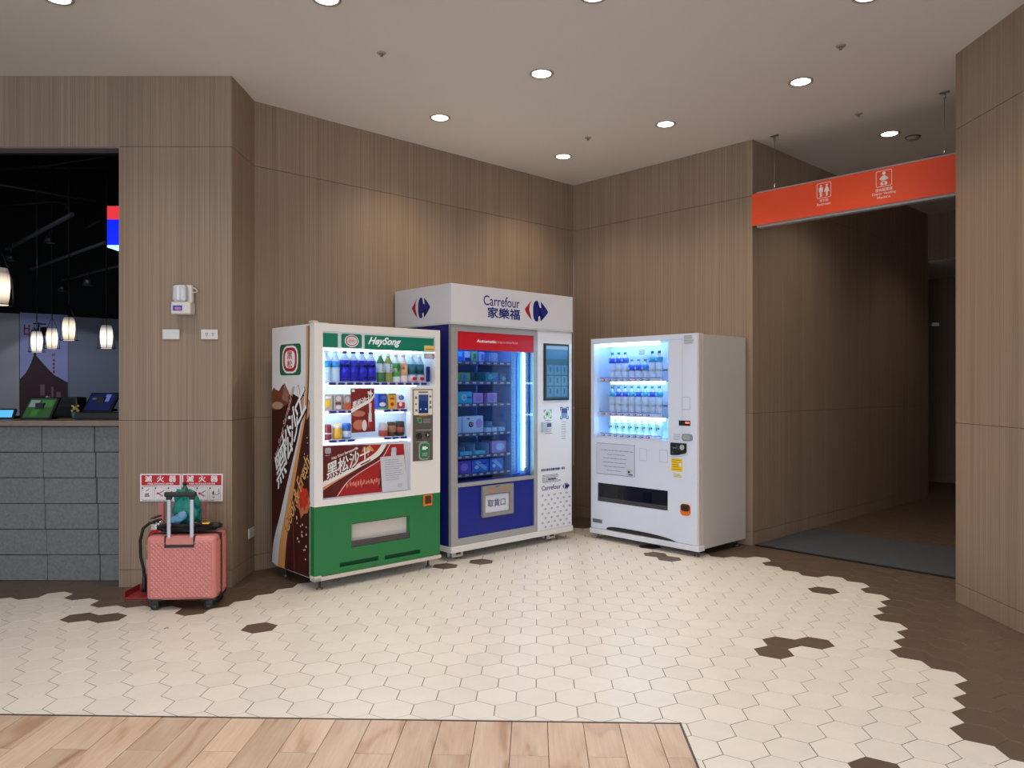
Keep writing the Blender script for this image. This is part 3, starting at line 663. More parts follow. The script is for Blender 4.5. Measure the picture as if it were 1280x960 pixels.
def frame2(x0, x1, z0, z1, r, w_):
    out = RR(x0, x1, z0, z1, r); inn = RR(x0+w_, x1-w_, z0+w_, z1-w_, r-w_*.7); bm = bmesh.new()
    n = len(out)
    for k in range(n):
        add_poly(bm, FRONT, [out[k], out[(k+1) % n], inn[(k+1) % n], inn[k]], .0055)
    return bm
PW = mat('pictogram_white', rgb(244, 226, 220), .5)
obj('pictogram_frame', frame2(.583, .701, 2.924, 3.046, .010, .004), PW, sg); obj('pictogram_frame', frame2(1.052, 1.170, 2.926, 3.050, .010, .004), PW, sg)
def man(cx, z0): return [EL(cx, z0+.088, .009, .009, 12), RR(cx-.017, cx+.017, z0+.036, z0+.076, .008), R(cx-.0095, cx-.001, z0, z0+.04), R(cx+.001, cx+.0095, z0, z0+.04)]
polys('restroom_pictogram', FRONT, man(.618, 2.936) + [EL(.666, 2.936+.088, .009, .009, 12), [(.658, 3.012), (.674, 3.012), (.688, 2.972), (.674, 2.972), (.672, 2.936), (.660, 2.936), (.658, 2.972), (.644, 2.972)]], .0055, PW, sg)
polys('baby_pictogram', FRONT, [EL(1.111, 3.028, .013, .013, 14), [(1.103, 3.012), (1.119, 3.012), (1.145, 2.988), (1.140, 2.982), (1.126, 2.990), (1.126, 2.974), (1.096, 2.974), (1.096, 2.990), (1.082, 2.982), (1.077, 2.988)], EL(1.098, 2.950, .014, .014, 12), EL(1.124, 2.950, .014, .014, 12), R(1.100, 1.122, 2.956, 2.970)], .0055, PW, sg)
poly('heart_pictogram', FRONT, [(1.111, 2.944), (1.120, 2.955), (1.116, 2.962), (1.111, 2.958), (1.106, 2.962), (1.102, 2.955)], .0068, SIGNO, sg)
text('sign_lettering', FRONT, '洗手間', .642, 2.903, .070, .024, .0055, PW, sg, bold=.01); text('sign_lettering', FRONT, 'Restroom', .642, 2.874, .112, .020, .0055, PW, sg, bold=.005)
text('sign_lettering', FRONT, '尿布販賣機', 1.111, 2.903, .125, .026, .0055, PW, sg, bold=.01); text('sign_lettering', FRONT, 'Diaper Vending', 1.111, 2.873, .175, .024, .0055, PW, sg, bold=.005); text('sign_lettering', FRONT, 'Machine', 1.111, 2.846, .098, .018, .0055, PW, sg, bold=.005)
# small door plate far in the corridor
p = uv(4.36, 2.16, 2.17)
dp = empty('room_plate', p, 0, 'small pale plate sticking out at the far corridor corner', 'plate'); boxes('plate_panel', [(-.04, .05, -.005, .005, -.022, .022)], LGREY, dp, bev=.002); boxes('bracket', [(-.075, -.04, -.006, .006, -.01, .01)], STEEL, dp)

# ------------------------------------------------------------------ vending machines: shared pieces
def foot(parent, x, y, h):
    bm = bmesh.new(); add_lathe(bm, [(.024, 0), (.022, .008), (.009, .012), (.009, h)], 12, (x, y, 0)); return obj('foot', bm, STEEL, parent)
def carr_logo(fr, cx, cz, s, off, parent, mono=None, k=.71):
    X = lambda p: [(cx+(a-998)/160*s, cz-(b-245)/160*s*k) for a, b in p]
    red = [(918, 240), (930, 222), (945, 200), (966, 174), (952, 205), (944, 228), (942, 245), (944, 262), (952, 285), (966, 310), (945, 286), (930, 264)]
    up = [(975, 245), (976, 215), (981, 190), (990, 176), (1000, 172), (1010, 177), (1013, 188), (1008, 203), (1012, 216), (1022, 224), (1033, 221), (1041, 210), (1038, 194), (1028, 176), (1048, 198), (1064, 218), (1078, 238)]
    blue = up + [(1080, 245)] + [(a, 490-b) for a, b in up[::-1]][:-1]
    polys('emblem_blue', fr, [X(blue)], off, mono or BLUEP, parent)
    polys('emblem_red', fr, [X(red)], off, mono or RED, parent)
def mtx(parent_loc, rz): return Matrix.Translation(parent_loc) @ Matrix.Rotation(rz, 4, 'Z')
def ordinal(i): return ['first', 'second', 'third', 'fourth', 'fifth', 'sixth', 'seventh', 'eighth', 'ninth', 'tenth', 'eleventh', 'twelfth'][i]
PM = {}
def pm(c, rough=.4): 
    k = 'pack_%d_%d_%d' % c
    return MATS.get(k) or mat(k, rgb(*c), rough)
MC = {}
def cached(key, fn, m):
    k = (key, m.name)
    if k not in MC:
        bm = bmesh.new(); fn(bm); bmesh.ops.recalc_face_normals(bm, faces=bm.faces[:]); me = bpy.data.meshes.new(key[0]); bm.to_mesh(me); bm.free(); me.materials.append(m); MC[k] = me
    return MC[k]
def product(M, rz, x, y, z, name, label, cat, group):
    p = M @ Vector((x, y, z)); return empty(name, p, rz, label, cat, group)
def bottle(t, h, r, liquid, cap, bands, n=14):
    """bands: (z0, z1, material) as fractions of the height"""
    prof = [(r*.86, 0), (r, .01), (r, h*.30), (r*.94, h*.33), (r, h*.36), (r, h*.66), (r*.9, h*.72), (r*.5, h*.84), (r*.36, h*.88), (r*.36, h*.93)]
    link('bottle_body', cached(('bottle_body', h, r), lambda bm: add_lathe(bm, prof, n), liquid), t)
    link('cap', cached(('cap', h, r), lambda bm: add_lathe(bm, [(r*.44, h*.92), (r*.44, h*.995), (r*.38, h), (0, h)], 12), cap), t)
    for z0, z1, m in bands:
        link('label_band', cached(('label_band', h, r, z0, z1), lambda bm: add_lathe(bm, [(r*1.03, h*z0), (r*1.03, h*z1)], n), m), t)
def carton(t, w_, h, d, m, art, nm='carton_body'):
    link(nm, cached((nm, w_, h, d), lambda bm: add_box(bm, -w_/2, w_/2, -d/2, d/2, 0, h, min(.004, h*.1), 1), m), t)
    f = Fr((0, -d/2, 0), (1, 0, 0), (0, 0, 1), (0, -1, 0))
    for kind, a, mm in art:
        if kind == 'r': P = R(a[0]*w_, a[1]*w_, a[2]*h, a[3]*h)
        elif kind == 'e': P = EL(a[0]*w_, a[1]*h, a[2]*w_, a[3]*h, 14)
        else: P = [(q[0]*w_, q[1]*h) for q in a]
        link('print', cached(('print', w_, h, d, kind, str(a)), lambda bm: add_poly(bm, f, P, .0003 if kind != 'e' else .0008, .0004), mm), t)
def can(t, h, r, m, bands):
    link('can_body', cached(('can_body', h, r), lambda bm: add_lathe(bm, [(r*.8, 0), (r, .008), (r, h-.012), (r*.82, h), (0, h)], 14), m), t)
    for z0, z1, mm in bands: link('label_band', cached(('label_band', h, r, z0, z1, 1), lambda bm: add_lathe(bm, [(r*1.02, h*z0), (r*1.02, h*z1)], 14), mm), t)

# ------------------------------------------------------------------ machine 1: green and white drinks machine
P1 = Vector((-1.337, 5.17, 0)); M1 = mtx(P1, ANG)
m1 = empty('vending_machine', P1, ANG, 'green and white drinks vending machine with cola artwork on its side', 'vending machine')
W1, D1, T1 = 1.07, .632, 1.826
boxes('cabinet', [(0, .03, .065, .31, .085, T1-.004), (W1-.03, W1, .065, .31, .085, T1-.004), (.03, W1-.03, .065, .31, 1.785, T1-.004), (.03, W1-.03, .065, .31, .085, .60), (0, W1, .31, D1, .085, T1-.004)], WHITE, m1)
bm = bmesh.new(); holed(bm, (0, W1, .575, T1), [(.064, 1.023, 1.395, 1.773), (.064, .795, .617, 1.395)], 0, .06); obj('door_frame', bm, mat('door_white', rgb(228, 226, 226), .35, coat=.2), m1)
bm = bmesh.new(); holed(bm, (0, W1, .098, .575), [(.289, .786, .262, .43), (.194, .511, .138, .168), (.566, .885, .133, .163)], .002, .06); obj('lower_door', bm, GREEN, m1)
tag(bpy.data.objects[m1.children[-1].name], 'green lower door')
boxes('base_tray', [(-.004, W1+.004, -.012, .03, .070, .095), (-.004, .05, -.012, .055, .07, .105)], OFFW, m1, bev=.004)
boxes('top_hinge', [(-.01, .03, .005, .06, T1, T1+.016), (.01, .12, .02, .09, T1, T1+.006)], OFFW, m1, bev=.002)
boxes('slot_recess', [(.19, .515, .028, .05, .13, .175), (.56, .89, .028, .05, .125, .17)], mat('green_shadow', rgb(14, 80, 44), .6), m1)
# delivery port
boxes('delivery_port', [(.285, .79, .045, .058, .255, .435)], mat('delivery_liner', rgb(216, 210, 204), .5), m1)
boxes('delivery_flap', [(.292, .784, .006, .018, .264, .305)], mat('flap_grey', rgb(72, 66, 70), .35), m1, bev=.003)
boxes('port_shadow_lip', [(.289, .786, .004, .04, .424, .430)], DGREY, m1)
# display cavity
boxes('display_liner', [(.03, W1-.03, .235, .245, .60, 1.785), (.03, .064, .06, .235, .617, 1.785), (1.023, 1.04, .06, .235, .60, 1.785), (.064, 1.023, .06, .235, 1.775, 1.785), (.064, 1.023, .06, .235, .60, .615)], CAVITY, m1)
boxes('glass_pane', [(.064, 1.023, .006, .010, 1.395, 1.773), (.064, .795, .006, .010, .617, 1.395)], GLASS, m1)
for x0, x1, z, y in [(.10, .99, 1.655, .13), (.09, .93, 1.402, .12), (.09, .34, 1.203, .11), (.56, .80, 1.203, .11), (.09, .78, .998, .05)]:
    bm = bmesh.new(); add_tube(bm, [(x0, y, z), (x1, y, z)], .008, 8); obj('display_tube', bm, TUBE, m1)
bm = bmesh.new(); add_tube(bm, [(.095, .05, 1.01), (.095, .05, 1.63)], .005, 6); obj('display_tube', bm, TUBE, m1)
boxes('shelf', [(.064, 1.02, .05, .20, 1.412, 1.425), ], WHITE, m1); boxes('shelf', [(.064, .36, .05, .20, 1.213, 1.226), (.545, .80, .05, .20, 1.213, 1.226)], WHITE, m1); boxes('shelf', [(.064, .80, .05, .20, 1.008, 1.021)], WHITE, m1)
PB = mat('price_button_blue', rgb(16, 42, 150), .3); PB2 = em('price_lit', (.2, .35, .9), .6)
def buttons(z, xs, w_):
    for x in xs: boxes('price_button', [(x, x+w_*.72, .040, .050, z-.012, z+.004)], PB, m1, bev=.001); 
boxes('price_rail', [(.13, 1.0, .043, .052, 1.400, 1.426), (.13, .35, .043, .052, 1.203, 1.227), (.585, .80, .043, .052, 1.203, 1.227), (.13, .35, .043, .052, .998, 1.022), (.585, .80, .043, .052, .998, 1.022)], LGREY, m1)
buttons(1.418, [.135+k*.0715 for k in range(12)], .0715); buttons(1.220, [.14+k*.072 for k in range(3)]+[.59+k*.072 for k in range(3)], .072); buttons(1.015, [.14+k*.072 for k in range(3)]+[.59+k*.072 for k in range(3)], .072)
# header plate
f0 = Fr((0, .02, 0), (1, 0, 0), (0, 0, 1), (0, -1, 0))
boxes('header_plate', [(.064, 1.023, .02, .026, 1.662, 1.773)], em('header_backlit_white', (.85, .93, .95), .35), m1)
GL = em('green_backlit', (.0, .20, .12), .5)
polys('header_green', f0, [R(.064, .190, 1.666, 1.762), R(.406, 1.023, 1.660, 1.762), RR(.217, .383, 1.666, 1.764, .014)], .0005, GL, m1)
poly('emblem_ring', f0, EL(.300, 1.715, .056, .044, 24), .0015, WHITEM, m1); poly('emblem_ring', f0, EL(.300, 1.715, .048, .037, 24), .0025, RED, m1); poly('emblem_ring', f0, EL(.300, 1.715, .041, .031, 24), .0035, em('emblem_glow', (.95, .9, .95), .35), m1)
text('lettering', f0, '黑松', .300, 1.715, .050, .024, .0045, RED, m1)
text('brand_lettering', f0, 'HeySong', .577, 1.716, .285, .070, .0015, em('letter_white', (.95, .97, 1), .5), m1, bold=.03, shear=.45)
# stickers and cable clip right side of glass
boxes('sticker', [(.922, 1.018, .0035, .0055, 1.662, 1.705)], pm((214, 196, 130)), m1); poly('sticker_print', Fr((0, .0035, 0), (1, 0, 0), (0, 0, 1), (0, -1, 0)), R(.935, 1.01, 1.672, 1.682), .0002, ORANGE, m1, .0003)
boxes('sticker', [(.922, 1.018, .0035, .0055, 1.605, 1.645)], pm((150, 132, 152)), m1); lines('sticker_print', Fr((0, .0035, 0), (1, 0, 0), (0, 0, 1), (0, -1, 0)), .93, 1.01, 1.607, 1.643, 4, .0002, WHITEM, m1, .004, 2)
boxes('strip_card', [(.980, .996, .03, .06, 1.43, 1.545)], BLUEP, m1)
boxes('bottle_rail', [(.07, 1.0, .16, .165, 1.482, 1.492)], mat('rail_navy', rgb(40, 50, 80), .5), m1)
# right hand panel
boxes('side_panel_plate', [(.795, 1.023, .004, .02, .617, 1.393)], mat('panel_white', rgb(222, 220, 222), .35), m1, bev=.003)
ft = Fr((0, .004, 0), (1, 0, 0), (0, 0, 1), (0, -1, 0))
boxes('payment_panel', [(.812, .998, -.004, .004, .832, 1.373)], mat('payment_grey', rgb(92, 86, 82), .4), m1, bev=.002)
fp = Fr((0, -.004, 0), (1, 0, 0), (0, 0, 1), (0, -1, 0))
poly('payment_frame', fp, R(.818, .992, 1.178, 1.366), .0004, pm((226, 222, 214)), m1)
poly('payment_screen', fp, R(.862, .952, 1.190, 1.332), .0014, em('pay_blue', (.01, .035, .16), .5), m1)
polys('screen_reflection', fp, [R(.862, .952, 1.285, 1.332)], .0024, em('pay_blue_light', (.03, .08, .24), .5), m1)
polys('pay_icon', fp, [EL(.880, 1.222, .007, .006, 8), EL(.928, 1.222, .008, .007, 8)], .0024, em('pay_icon_w', (.3, .5, .9), .7), m1)
polyeach('pay_symbol', fp, [R(.830, .848, 1.30, 1.318), R(.830, .845, 1.255, 1.268), R(.832, .85, 1.205, 1.222), R(.962, .982, 1.31, 1.325), R(.965, .98, 1.26, 1.285), R(.962, .984, 1.225, 1.245), R(.862, .95, 1.345, 1.356)], .0014, pm((120, 110, 104)), m1)
poly('gold_strip', fp, R(.865, .950, 1.170, 1.182), .0014, GOLD, m1)
polys('bill_slot', fp, [[(.842, 1.16), (.886, 1.16), (.892, 1.115), (.856, 1.115)]], .0006, pm((110, 150, 120)), m1, .004); poly('bill_slot_inner', fp, R(.858, .882, 1.125, 1.150), .005, pm((50, 110, 74)), m1)
lines('pay_print', fp, .905, .975, 1.115, 1.150, 3, .0008, LGREY, m1, .003, 4); lines('pay_print', fp, .84, .985, 1.058, 1.068, 1, .0008, LGREY, m1, .004, 9); lines('pay_print', fp, .84, .985, .972, .98, 1, .0008, LGREY, m1, .004, 8)
bm = bmesh.new(); add_lathe(bm, [(.024, .001), (.024, .012), (.017, .014), (.017, .006), (0, .006)], 18, (.863, -.004, 1.020), 'y'); obj('coin_knob', bm, BLACK, m1)
bm = bmesh.new(); add_lathe(bm, [(.022, .001), (.020, .008), (0, .008)], 18, (.945, -.004, 1.025), 'y'); obj('card_slot', bm, BLACK, m1); polys('card_slot_mark', fp, [[(.938, 1.035), (.955, 1.025), (.938, 1.015)]], .0095, LGREY, m1)
poly('reader_frame', fp, RR(.862, .960, .838, .972, .030), .0005, pm((160, 160, 150)), m1, .006); poly('card_reader', fp, RR(.872, .952, .850, .962, .024), .007, mat('reader_green', rgb(40, 120, 84), .35), m1, .006)
polys('reader_mark', fp, [R(.888, .925, .915, .940), R(.925, .938, .922, .934)], .0135, WHITEM, m1); lines('reader_print', fp, .885, .94, .865, .895, 3, .0135, LGREY, m1, .004, 3)
poly('panel_emboss', ft, EL(.895, .795, .035, .018, 16), .0003, pm((206, 204, 204)), m1)
# coin return
boxes('coin_return', [(.910, .992, -.006, .004, .485, .568)], ORANGE, m1, bev=.004); boxes('coin_return_cup', [(.922, .980, -.0085, -.005, .502, .562)], mat('cup_brown', rgb(70, 44, 30), .4), m1, bev=.002)
# big poster behind the glass, lower
fq = Fr((0, .028, 0), (1, 0, 0), (0, 0, 1), (0, -1, 0))
PO = [(.072, .626), (.782, .626), (.748, .966), (.072, .986)]
boxes('poster_backing', [(.066, .792, .028, .032, .618, .985)], pm((200, 206, 220)), m1)
poly('poster_red', fq, PO, .0003, MRED, m1)
poly('poster_dark', fq, [(.072, .74), (.072, .986), (.42, .976), (.37, .92), (.25, .84), (.16, .79)], .0012, DRED, m1)
top = spline([(.072, .736), (.20, .785), (.38, .855), (.50, .915), (.555, .972)], 6); low = spline([(.072, .700), (.20, .752), (.38, .822), (.53, .890), (.598, .970)], 6); low2 = spline([(.072, .676), (.16, .722), (.30, .785), (.36, .815)], 6)
poly('poster_swoosh', fq, top+low[::-1], .0020, WHITEM, m1); poly('poster_swoosh', fq, low[:16]+low2[::-1], .0020, pm((214, 150, 110)), m1)
poly('poster_dark_band', fq, spline([(.072, .676), (.16, .722), (.30, .785), (.42, .838), (.53, .888), (.602, .970)], 6)+spline([(.612, .968), (.54, .872), (.40, .800), (.26, .725), (.18, .63)], 6)+[(.072, .626)], .0014, pm((92, 16, 20)), m1)
poly('poster_line', fq, band(spline([(.19, .63), (.28, .73), (.42, .803), (.55, .866), (.625, .968)], 6), .004), .0026, WHITEM, m1)
for s, cx, cz, sz in (('黑', .150, .820, .088), ('松', .236, .850, .088), ('沙', .325, .880, .085), ('士', .412, .905, .085)):
    text('poster_shadow', fq, s, cx+.004, cz-.003, sz, .108, .0021, COLA, m1, bold=.045, slope=.33, rot=.02); text('poster_lettering', fq, s, cx, cz, sz*.95, .102, .0032, WHITEM, m1, bold=.018, slope=.33, rot=.02)
text('poster_lettering', fq, 'Hey Song Sarsaparilla', .250, .924, .22, .024, .003, WHITEM, m1, bold=.02, shear=.2, rot=.30)
poly('poster_emblem', fq, RR(.094, .140, .930, .972, .010), .0016, pm((170, 160, 170)), m1); lines('poster_print', fq, .094, .145, .912, .924, 1, .0016, LGREY, m1, .006)
rnd = random.Random(8); polys('poster_foam', fq, [[(x+.016*math.cos(a*1.05)*rnd.uniform(.4, 1), .70+.022*math.sin(a*1.05)*rnd.uniform(.3, 1)+rnd.uniform(-.012, .022)) for a in range(6)] for x in [.27+.022*k for k in range(13)]], .0018, pm((214, 130, 120)), m1)
polys('poster_star', fq, [[(.40, .965), (.43, .955), (.455, .975), (.45, .945), (.49, .93), (.45, .925), (.44, .895), (.425, .925), (.39, .93), (.42, .945)]], .0018, pm((230, 180, 120)), m1)
poly('poster_can', fq, RR(.535, .575, .655, .79, .01), .0018, pm((70, 30, 34)), m1)
fn = Fr((0, .024, 0), (1, 0, 0), (0, 0, 1), (0, -1, 0))
poly('bottle_picture', fq, RR(.640, .682, .880, .945, .01), .0020, pm((190, 200, 220)), m1)
polys('notice_sheet', fn, [[(.558, .622), (.784, .622), (.748, .884), (.540, .880)], R(.635, .675, .88, .91)], .0002, PAPER, m1, .001)
lines('notice_print', fn, .580, .735, .700, .862, 10, .0014, GREY, m1, .0035, 5); poly('notice_stamp', fn, R(.690, .735, .645, .675), .0014, LGREY, m1)
# middle poster
PD = [(.312, 1.064), (.508, 1.068), (.498, 1.380), (.304, 1.380)]
fm = Fr((0, .040, 0), (1, 0, 0), (0, 0, 1), (0, -1, 0))
poly('centre_poster', fm, PD, 0, pm((128, 30, 34)), m1, .002)
poly('centre_poster_swoosh', fm, spline([(.306, 1.235), (.40, 1.275), (.47, 1.31), (.499, 1.345)], 5)+spline([(.499, 1.325), (.47, 1.285), (.40, 1.250), (.307, 1.205)], 5), .003, WHITEM, m1)
text('centre_poster_lettering', fm, '黑松沙士', .392, 1.285, .15, .05, .004, WHITEM, m1, bold=.03, slope=.35)
polys('centre_poster_art', fm, [EL(.368, 1.200, .055, .022, 16), EL(.372, 1.120, .05, .036, 16)], .003, pm((190, 120, 96)), m1)
polys('centre_poster_star', fm, [[(.44, 1.36), (.46, 1.355), (.468, 1.375), (.474, 1.35), (.49, 1.345), (.475, 1.335), (.47, 1.315), (.46, 1.335), (.445, 1.335), (.455, 1.345)]], .0045, WHITEM, m1)
polys('centre_poster_bottle', fm, [RR(.452, .474, 1.245, 1.275, .003), R(.454, .472, 1.20, 1.245), RR(.448, .476, 1.10, 1.205, .008), EL(.415, 1.115, .02, .04, 14)], .0045, pm((226, 214, 222)), m1); polys('centre_poster_bottle', fm, [RR(.450, .476, 1.10, 1.14, .006)], .006, MRED, m1)
poly('centre_poster_emblem', fm, RR(.312, .335, 1.355, 1.373, .004), .003, WHITEM, m1)
for x, y in ((.07, .06), (W1-.07, .06), (.07, D1-.08), (W1-.07, D1-.08)): foot(m1, x, y, .09)
# side artwork (a = -depth)
S = SIDE
sp = lambda pts: [(-a, b) for a, b in pts]
poly('side_art_base', S, sp(spline([(.60+.03, 1.355), (.56, 1.37), (.50, 1.352), (.44, 1.395), (.38, 1.33), (.30, 1.34), (.22, 1.32), (.127, 1.338), (.066, 1.29)], 4)+[(.066, .088), (.630, .088)]), .0006, COLA, m1)
rnd = random.Random(11)
poly('side_splash', S, sp([(.628, 1.36), (.60, 1.385), (.56, 1.365), (.52, 1.36), (.47, 1.40), (.43, 1.415), (.40, 1.385), (.36, 1.34), (.33, 1.33), (.36, 1.28), (.42, 1.255), (.50, 1.24), (.56, 1.225), (.628, 1.22)]), .0014, COLA2, m1)
poly('side_ice', S, sp([(.43, 1.41), (.36, 1.35), (.38, 1.28), (.47, 1.30)]), .0022, mat('ice_print', rgb(150, 104, 92), .4, noise=.6, nscale=40), m1)
poly('side_cup_foam', S, sp(EL(.54, 1.255, .085, .028)), .0022, pm((176, 146, 128)), m1)
poly('side_splash', S, sp(spline([(.20, 1.33), (.12, 1.32), (.07, 1.28), (.07, 1.20), (.13, 1.16), (.17, 1.22)], 4)), .0014, pm((190, 140, 110)), m1)
# S-curve stripes
s_l = spline([(.120, 1.81), (.118, 1.60), (.130, 1.40), (.165, 1.20), (.255, .98), (.38, .72), (.50, .46), (.60, .26), (.628, .10)], 6)
s_m = spline([(.106, 1.81), (.106, 1.60), (.114, 1.40), (.145, 1.20), (.225, .98), (.335, .72), (.43, .46), (.505, .26), (.535, .088)], 6)
s_r = spline([(.078, 1.81), (.080, 1.60), (.090, 1.40), (.118, 1.20), (.190, .98), (.275, .72), (.35, .46), (.405, .26), (.430, .088)], 6)
s_d = spline([(.066, 1.81), (.068, 1.60), (.076, 1.40), (.100, 1.20), (.165, .98), (.245, .72), (.32, .46), (.375, .26), (.400, .088)], 6)
poly('side_stripe_white', S, sp(s_l+s_m[::-1]), .0020, pm((206, 206, 214)), m1); poly('side_stripe_gold', S, sp(s_m+s_r[::-1]), .0020, pm((206, 150, 92)), m1); poly('side_stripe_dark', S, sp(s_r+s_d[::-1]), .0018, pm((74, 34, 28)), m1)
for nm, s, cx, cz, sz in (('side_lettering', '士', .195, 1.29, .17), ('side_lettering', '沙', .285, 1.13, .16), ('side_lettering', '松', .390, .98, .16), ('side_lettering', '黑', .490, .815, .17)):
    text('side_lettering_shadow', S, s, -cx, cz-.006, sz*1.06, .23, .0030, BLACKM, m1, bold=.028, slope=.55, rot=.3); text(nm, S, s, -cx, cz, sz, .215, .0046, WHITEM, m1, bold=.012, slope=.55, rot=.3)
text('side_script', S, 'Hey Song Sarsaparilla', -.43, 1.12, .62, .050, .0038, pm((200, 170, 160)), m1, bold=.01, shear=.3, rot=1.08)
text('side_script_shadow', S, 'Cool & Fresh', -.255, .635, .62, .105, .0024, BLACKM, m1, bold=.035, shear=.4, rot=1.02); text('side_script', S, 'Cool & Fresh', -.25, .64, .62, .10, .0034, pm((214, 160, 96)), m1, bold=.012, shear=.4, rot=1.02)
poly('side_script_line', S, sp(band([(.40, .36), (.12, .875)], .006)), .0040, GOLD, m1)
poly('lobster_picture', S, sp([(.16+.13*math.cos(k*.45)*(.75+.25*math.sin(k*3.1)), .60+.125*math.sin(k*.45)*(.8+.2*math.cos(k*2.3))) for k in range(14)]), .0014, pm((190, 110, 74)), m1)
poly('lobster_picture', S, sp([(.145+.085*math.cos(k*.45)*(.7+.3*math.sin(k*2.7)), .62+.10*math.sin(k*.45)*(.8+.2*math.cos(k*3.7))) for k in range(14)]), .0024, mat('lobster_red', rgb(196, 52, 34), .4, noise=.5, nscale=60), m1)
polys('side_droplets', S, [sp(EL(.10+rnd.random()*.15, .20+rnd.random()*.28, .004+.004*rnd.random(), .006+.006*rnd.random(), 7)) for _ in range(16)]+[sp(EL(.08+rnd.random()*.10, .75+rnd.random()*.4, .004, .006, 7)) for _ in range(8)], .0014, pm((220, 196, 180)), m1)
poly('side_line_red', S, sp(band([(.306, .52), (.295, .30), (.284, .09)], .006)), .0014, pm((126, 50, 58)), m1)
poly('side_emblem', S, RR(-.504, -.188, 1.474, 1.695, .03), .0010, pm((14, 98, 66)), m1)
oct_ = lambda s: RR(-.346-.118*s, -.346+.118*s, 1.585-.098*s, 1.585+.098*s, .072*s, 3)
poly('side_emblem_ring', S, oct_(1.0), .0020, WHITEM, m1); poly('side_emblem_ring', S, oct_(.86), .0030, pm((170, 24, 40)), m1); poly('side_emblem_ring', S, oct_(.64), .0040, WHITEM, m1)
text('side_emblem_lettering', S, '黑', -.346, 1.615, .075, .055, .0050, RED, m1, bold=.01); text('side_emblem_lettering', S, '松', -.346, 1.553, .075, .055, .0050, RED, m1, bold=.01)

# products of machine 1
z1, zr2, zr3 = 1.426, 1.227, 1.022
CLR = mat('bottle_clear', rgb(206, 230, 250), .2); CLR.node_tree.nodes['Principled BSDF'].inputs['Alpha'].default_value = .55
XS1 = [.151, .224, .301, .371, .443, .519, .602, .670, .740, .806, .886, .958]
BD = mat('label_deep_blue', rgb(4, 16, 205), .35); BLT = mat('label_mid_blue', rgb(30, 90, 235), .35)
spec1 = []
for i in range(2): spec1.append(('clear water bottle with a pale blue label', CLR, pm((190, 214, 226)), [(.46, .66, pm((40, 150, 226))), (.46, .50, pm((40, 150, 140)))], .222, .033))
for i in range(4): spec1.append(('deep blue sports drink bottle with a navy cap', CLR, BLUEP, [(.02, .70, BD), (.47, .57, BLT), (.12, .16, BLT)], .222, .036))
spec1.append(('tea bottle with white label and green base', pm((48, 120, 76)), WHITEM, [(.34, .66, pm((206, 224, 246)))], .208, .032))
spec1.append(('tea bottle with white label and olive base', pm((140, 150, 80)), WHITEM, [(.34, .66, pm((206, 224, 246)))], .208, .032))
spec1.append(('bottle with green white label and pink cap', pm((216, 232, 240)), pm((220, 150, 190)), [(.20, .68, pm((70, 170, 90))), (.36, .50, WHITEM)], .208, .033))
spec1.append(('bottle with peach label and pink cap', pm((230, 222, 230)), pm((220, 150, 190)), [(.24, .68, pm((226, 178, 140))), (.46, .56, pm((190, 90, 100)))], .208, .033))
for i in range(2): spec1.append(('teal labelled bottle with a round red sticker', pm((160, 200, 226)), WHITEM, [(.28, .66, pm((30, 112, 150))), (.34, .46, pm((16, 100, 80))), (.02, .22, pm((226, 200, 220)))], .208, .034))
for i, (x, s) in enumerate(zip(XS1, spec1)):
    t = product(M1, ANG, x, .115, z1, 'drink_bottle', '%s, %s from left in the green machine' % (s[0], ordinal(i)), 'bottle', 'bottles on the top shelf of the green machine')
    bottle(t, s[4], s[5], s[1], s[2], s[3])
    if i in (8, 9, 10, 11, 6, 7):
        ff = Fr((0, -s[5]*1.04, 0), (1, 0, 0), (0, 0, 1), (0, -1, 0))
        if i >= 10: polys('red_sticker', ff, [[(math.cos(k*PI/8)*(.022 if k % 2 else .016), .026+math.sin(k*PI/8)*(.015 if k % 2 else .011)) for k in range(16)]], .0002, pm((190, 36, 60)), t)
        elif i >= 8: polys('label_print', ff, [EL(0, .105, .012, .03, 12)], .0002, pm((30, 110, 70)) if i == 8 else pm((240, 190, 150)), t)
        else: polys('label_print', ff, [R(-.004, .004, .08+.016*k, .09+.016*k) for k in range(4)], .0002, INK, t)
    elif i in (2, 3, 4, 5):
        ff = Fr((0, -s[5]*1.04, 0), (1, 0, 0), (0, 0, 1), (0, -1, 0)); polys('label_print', ff, [band([(.018*math.cos(a*.4), .07+.018*math.sin(a*.4)) for a in range(0, 9)], .004), band([(.016*math.cos(a*.4), .118+.012*math.sin(a*.4)) for a in range(0, 9)], .004)], .0004, BLT, t)
Y_, Rr_, Wt, Bl, Br, Or, Gn = pm((222, 172, 52)), pm((186, 40, 40)), pm((226, 222, 226)), pm((24, 70, 190)), pm((112, 74, 60)), pm((214, 110, 60)), pm((70, 150, 90))
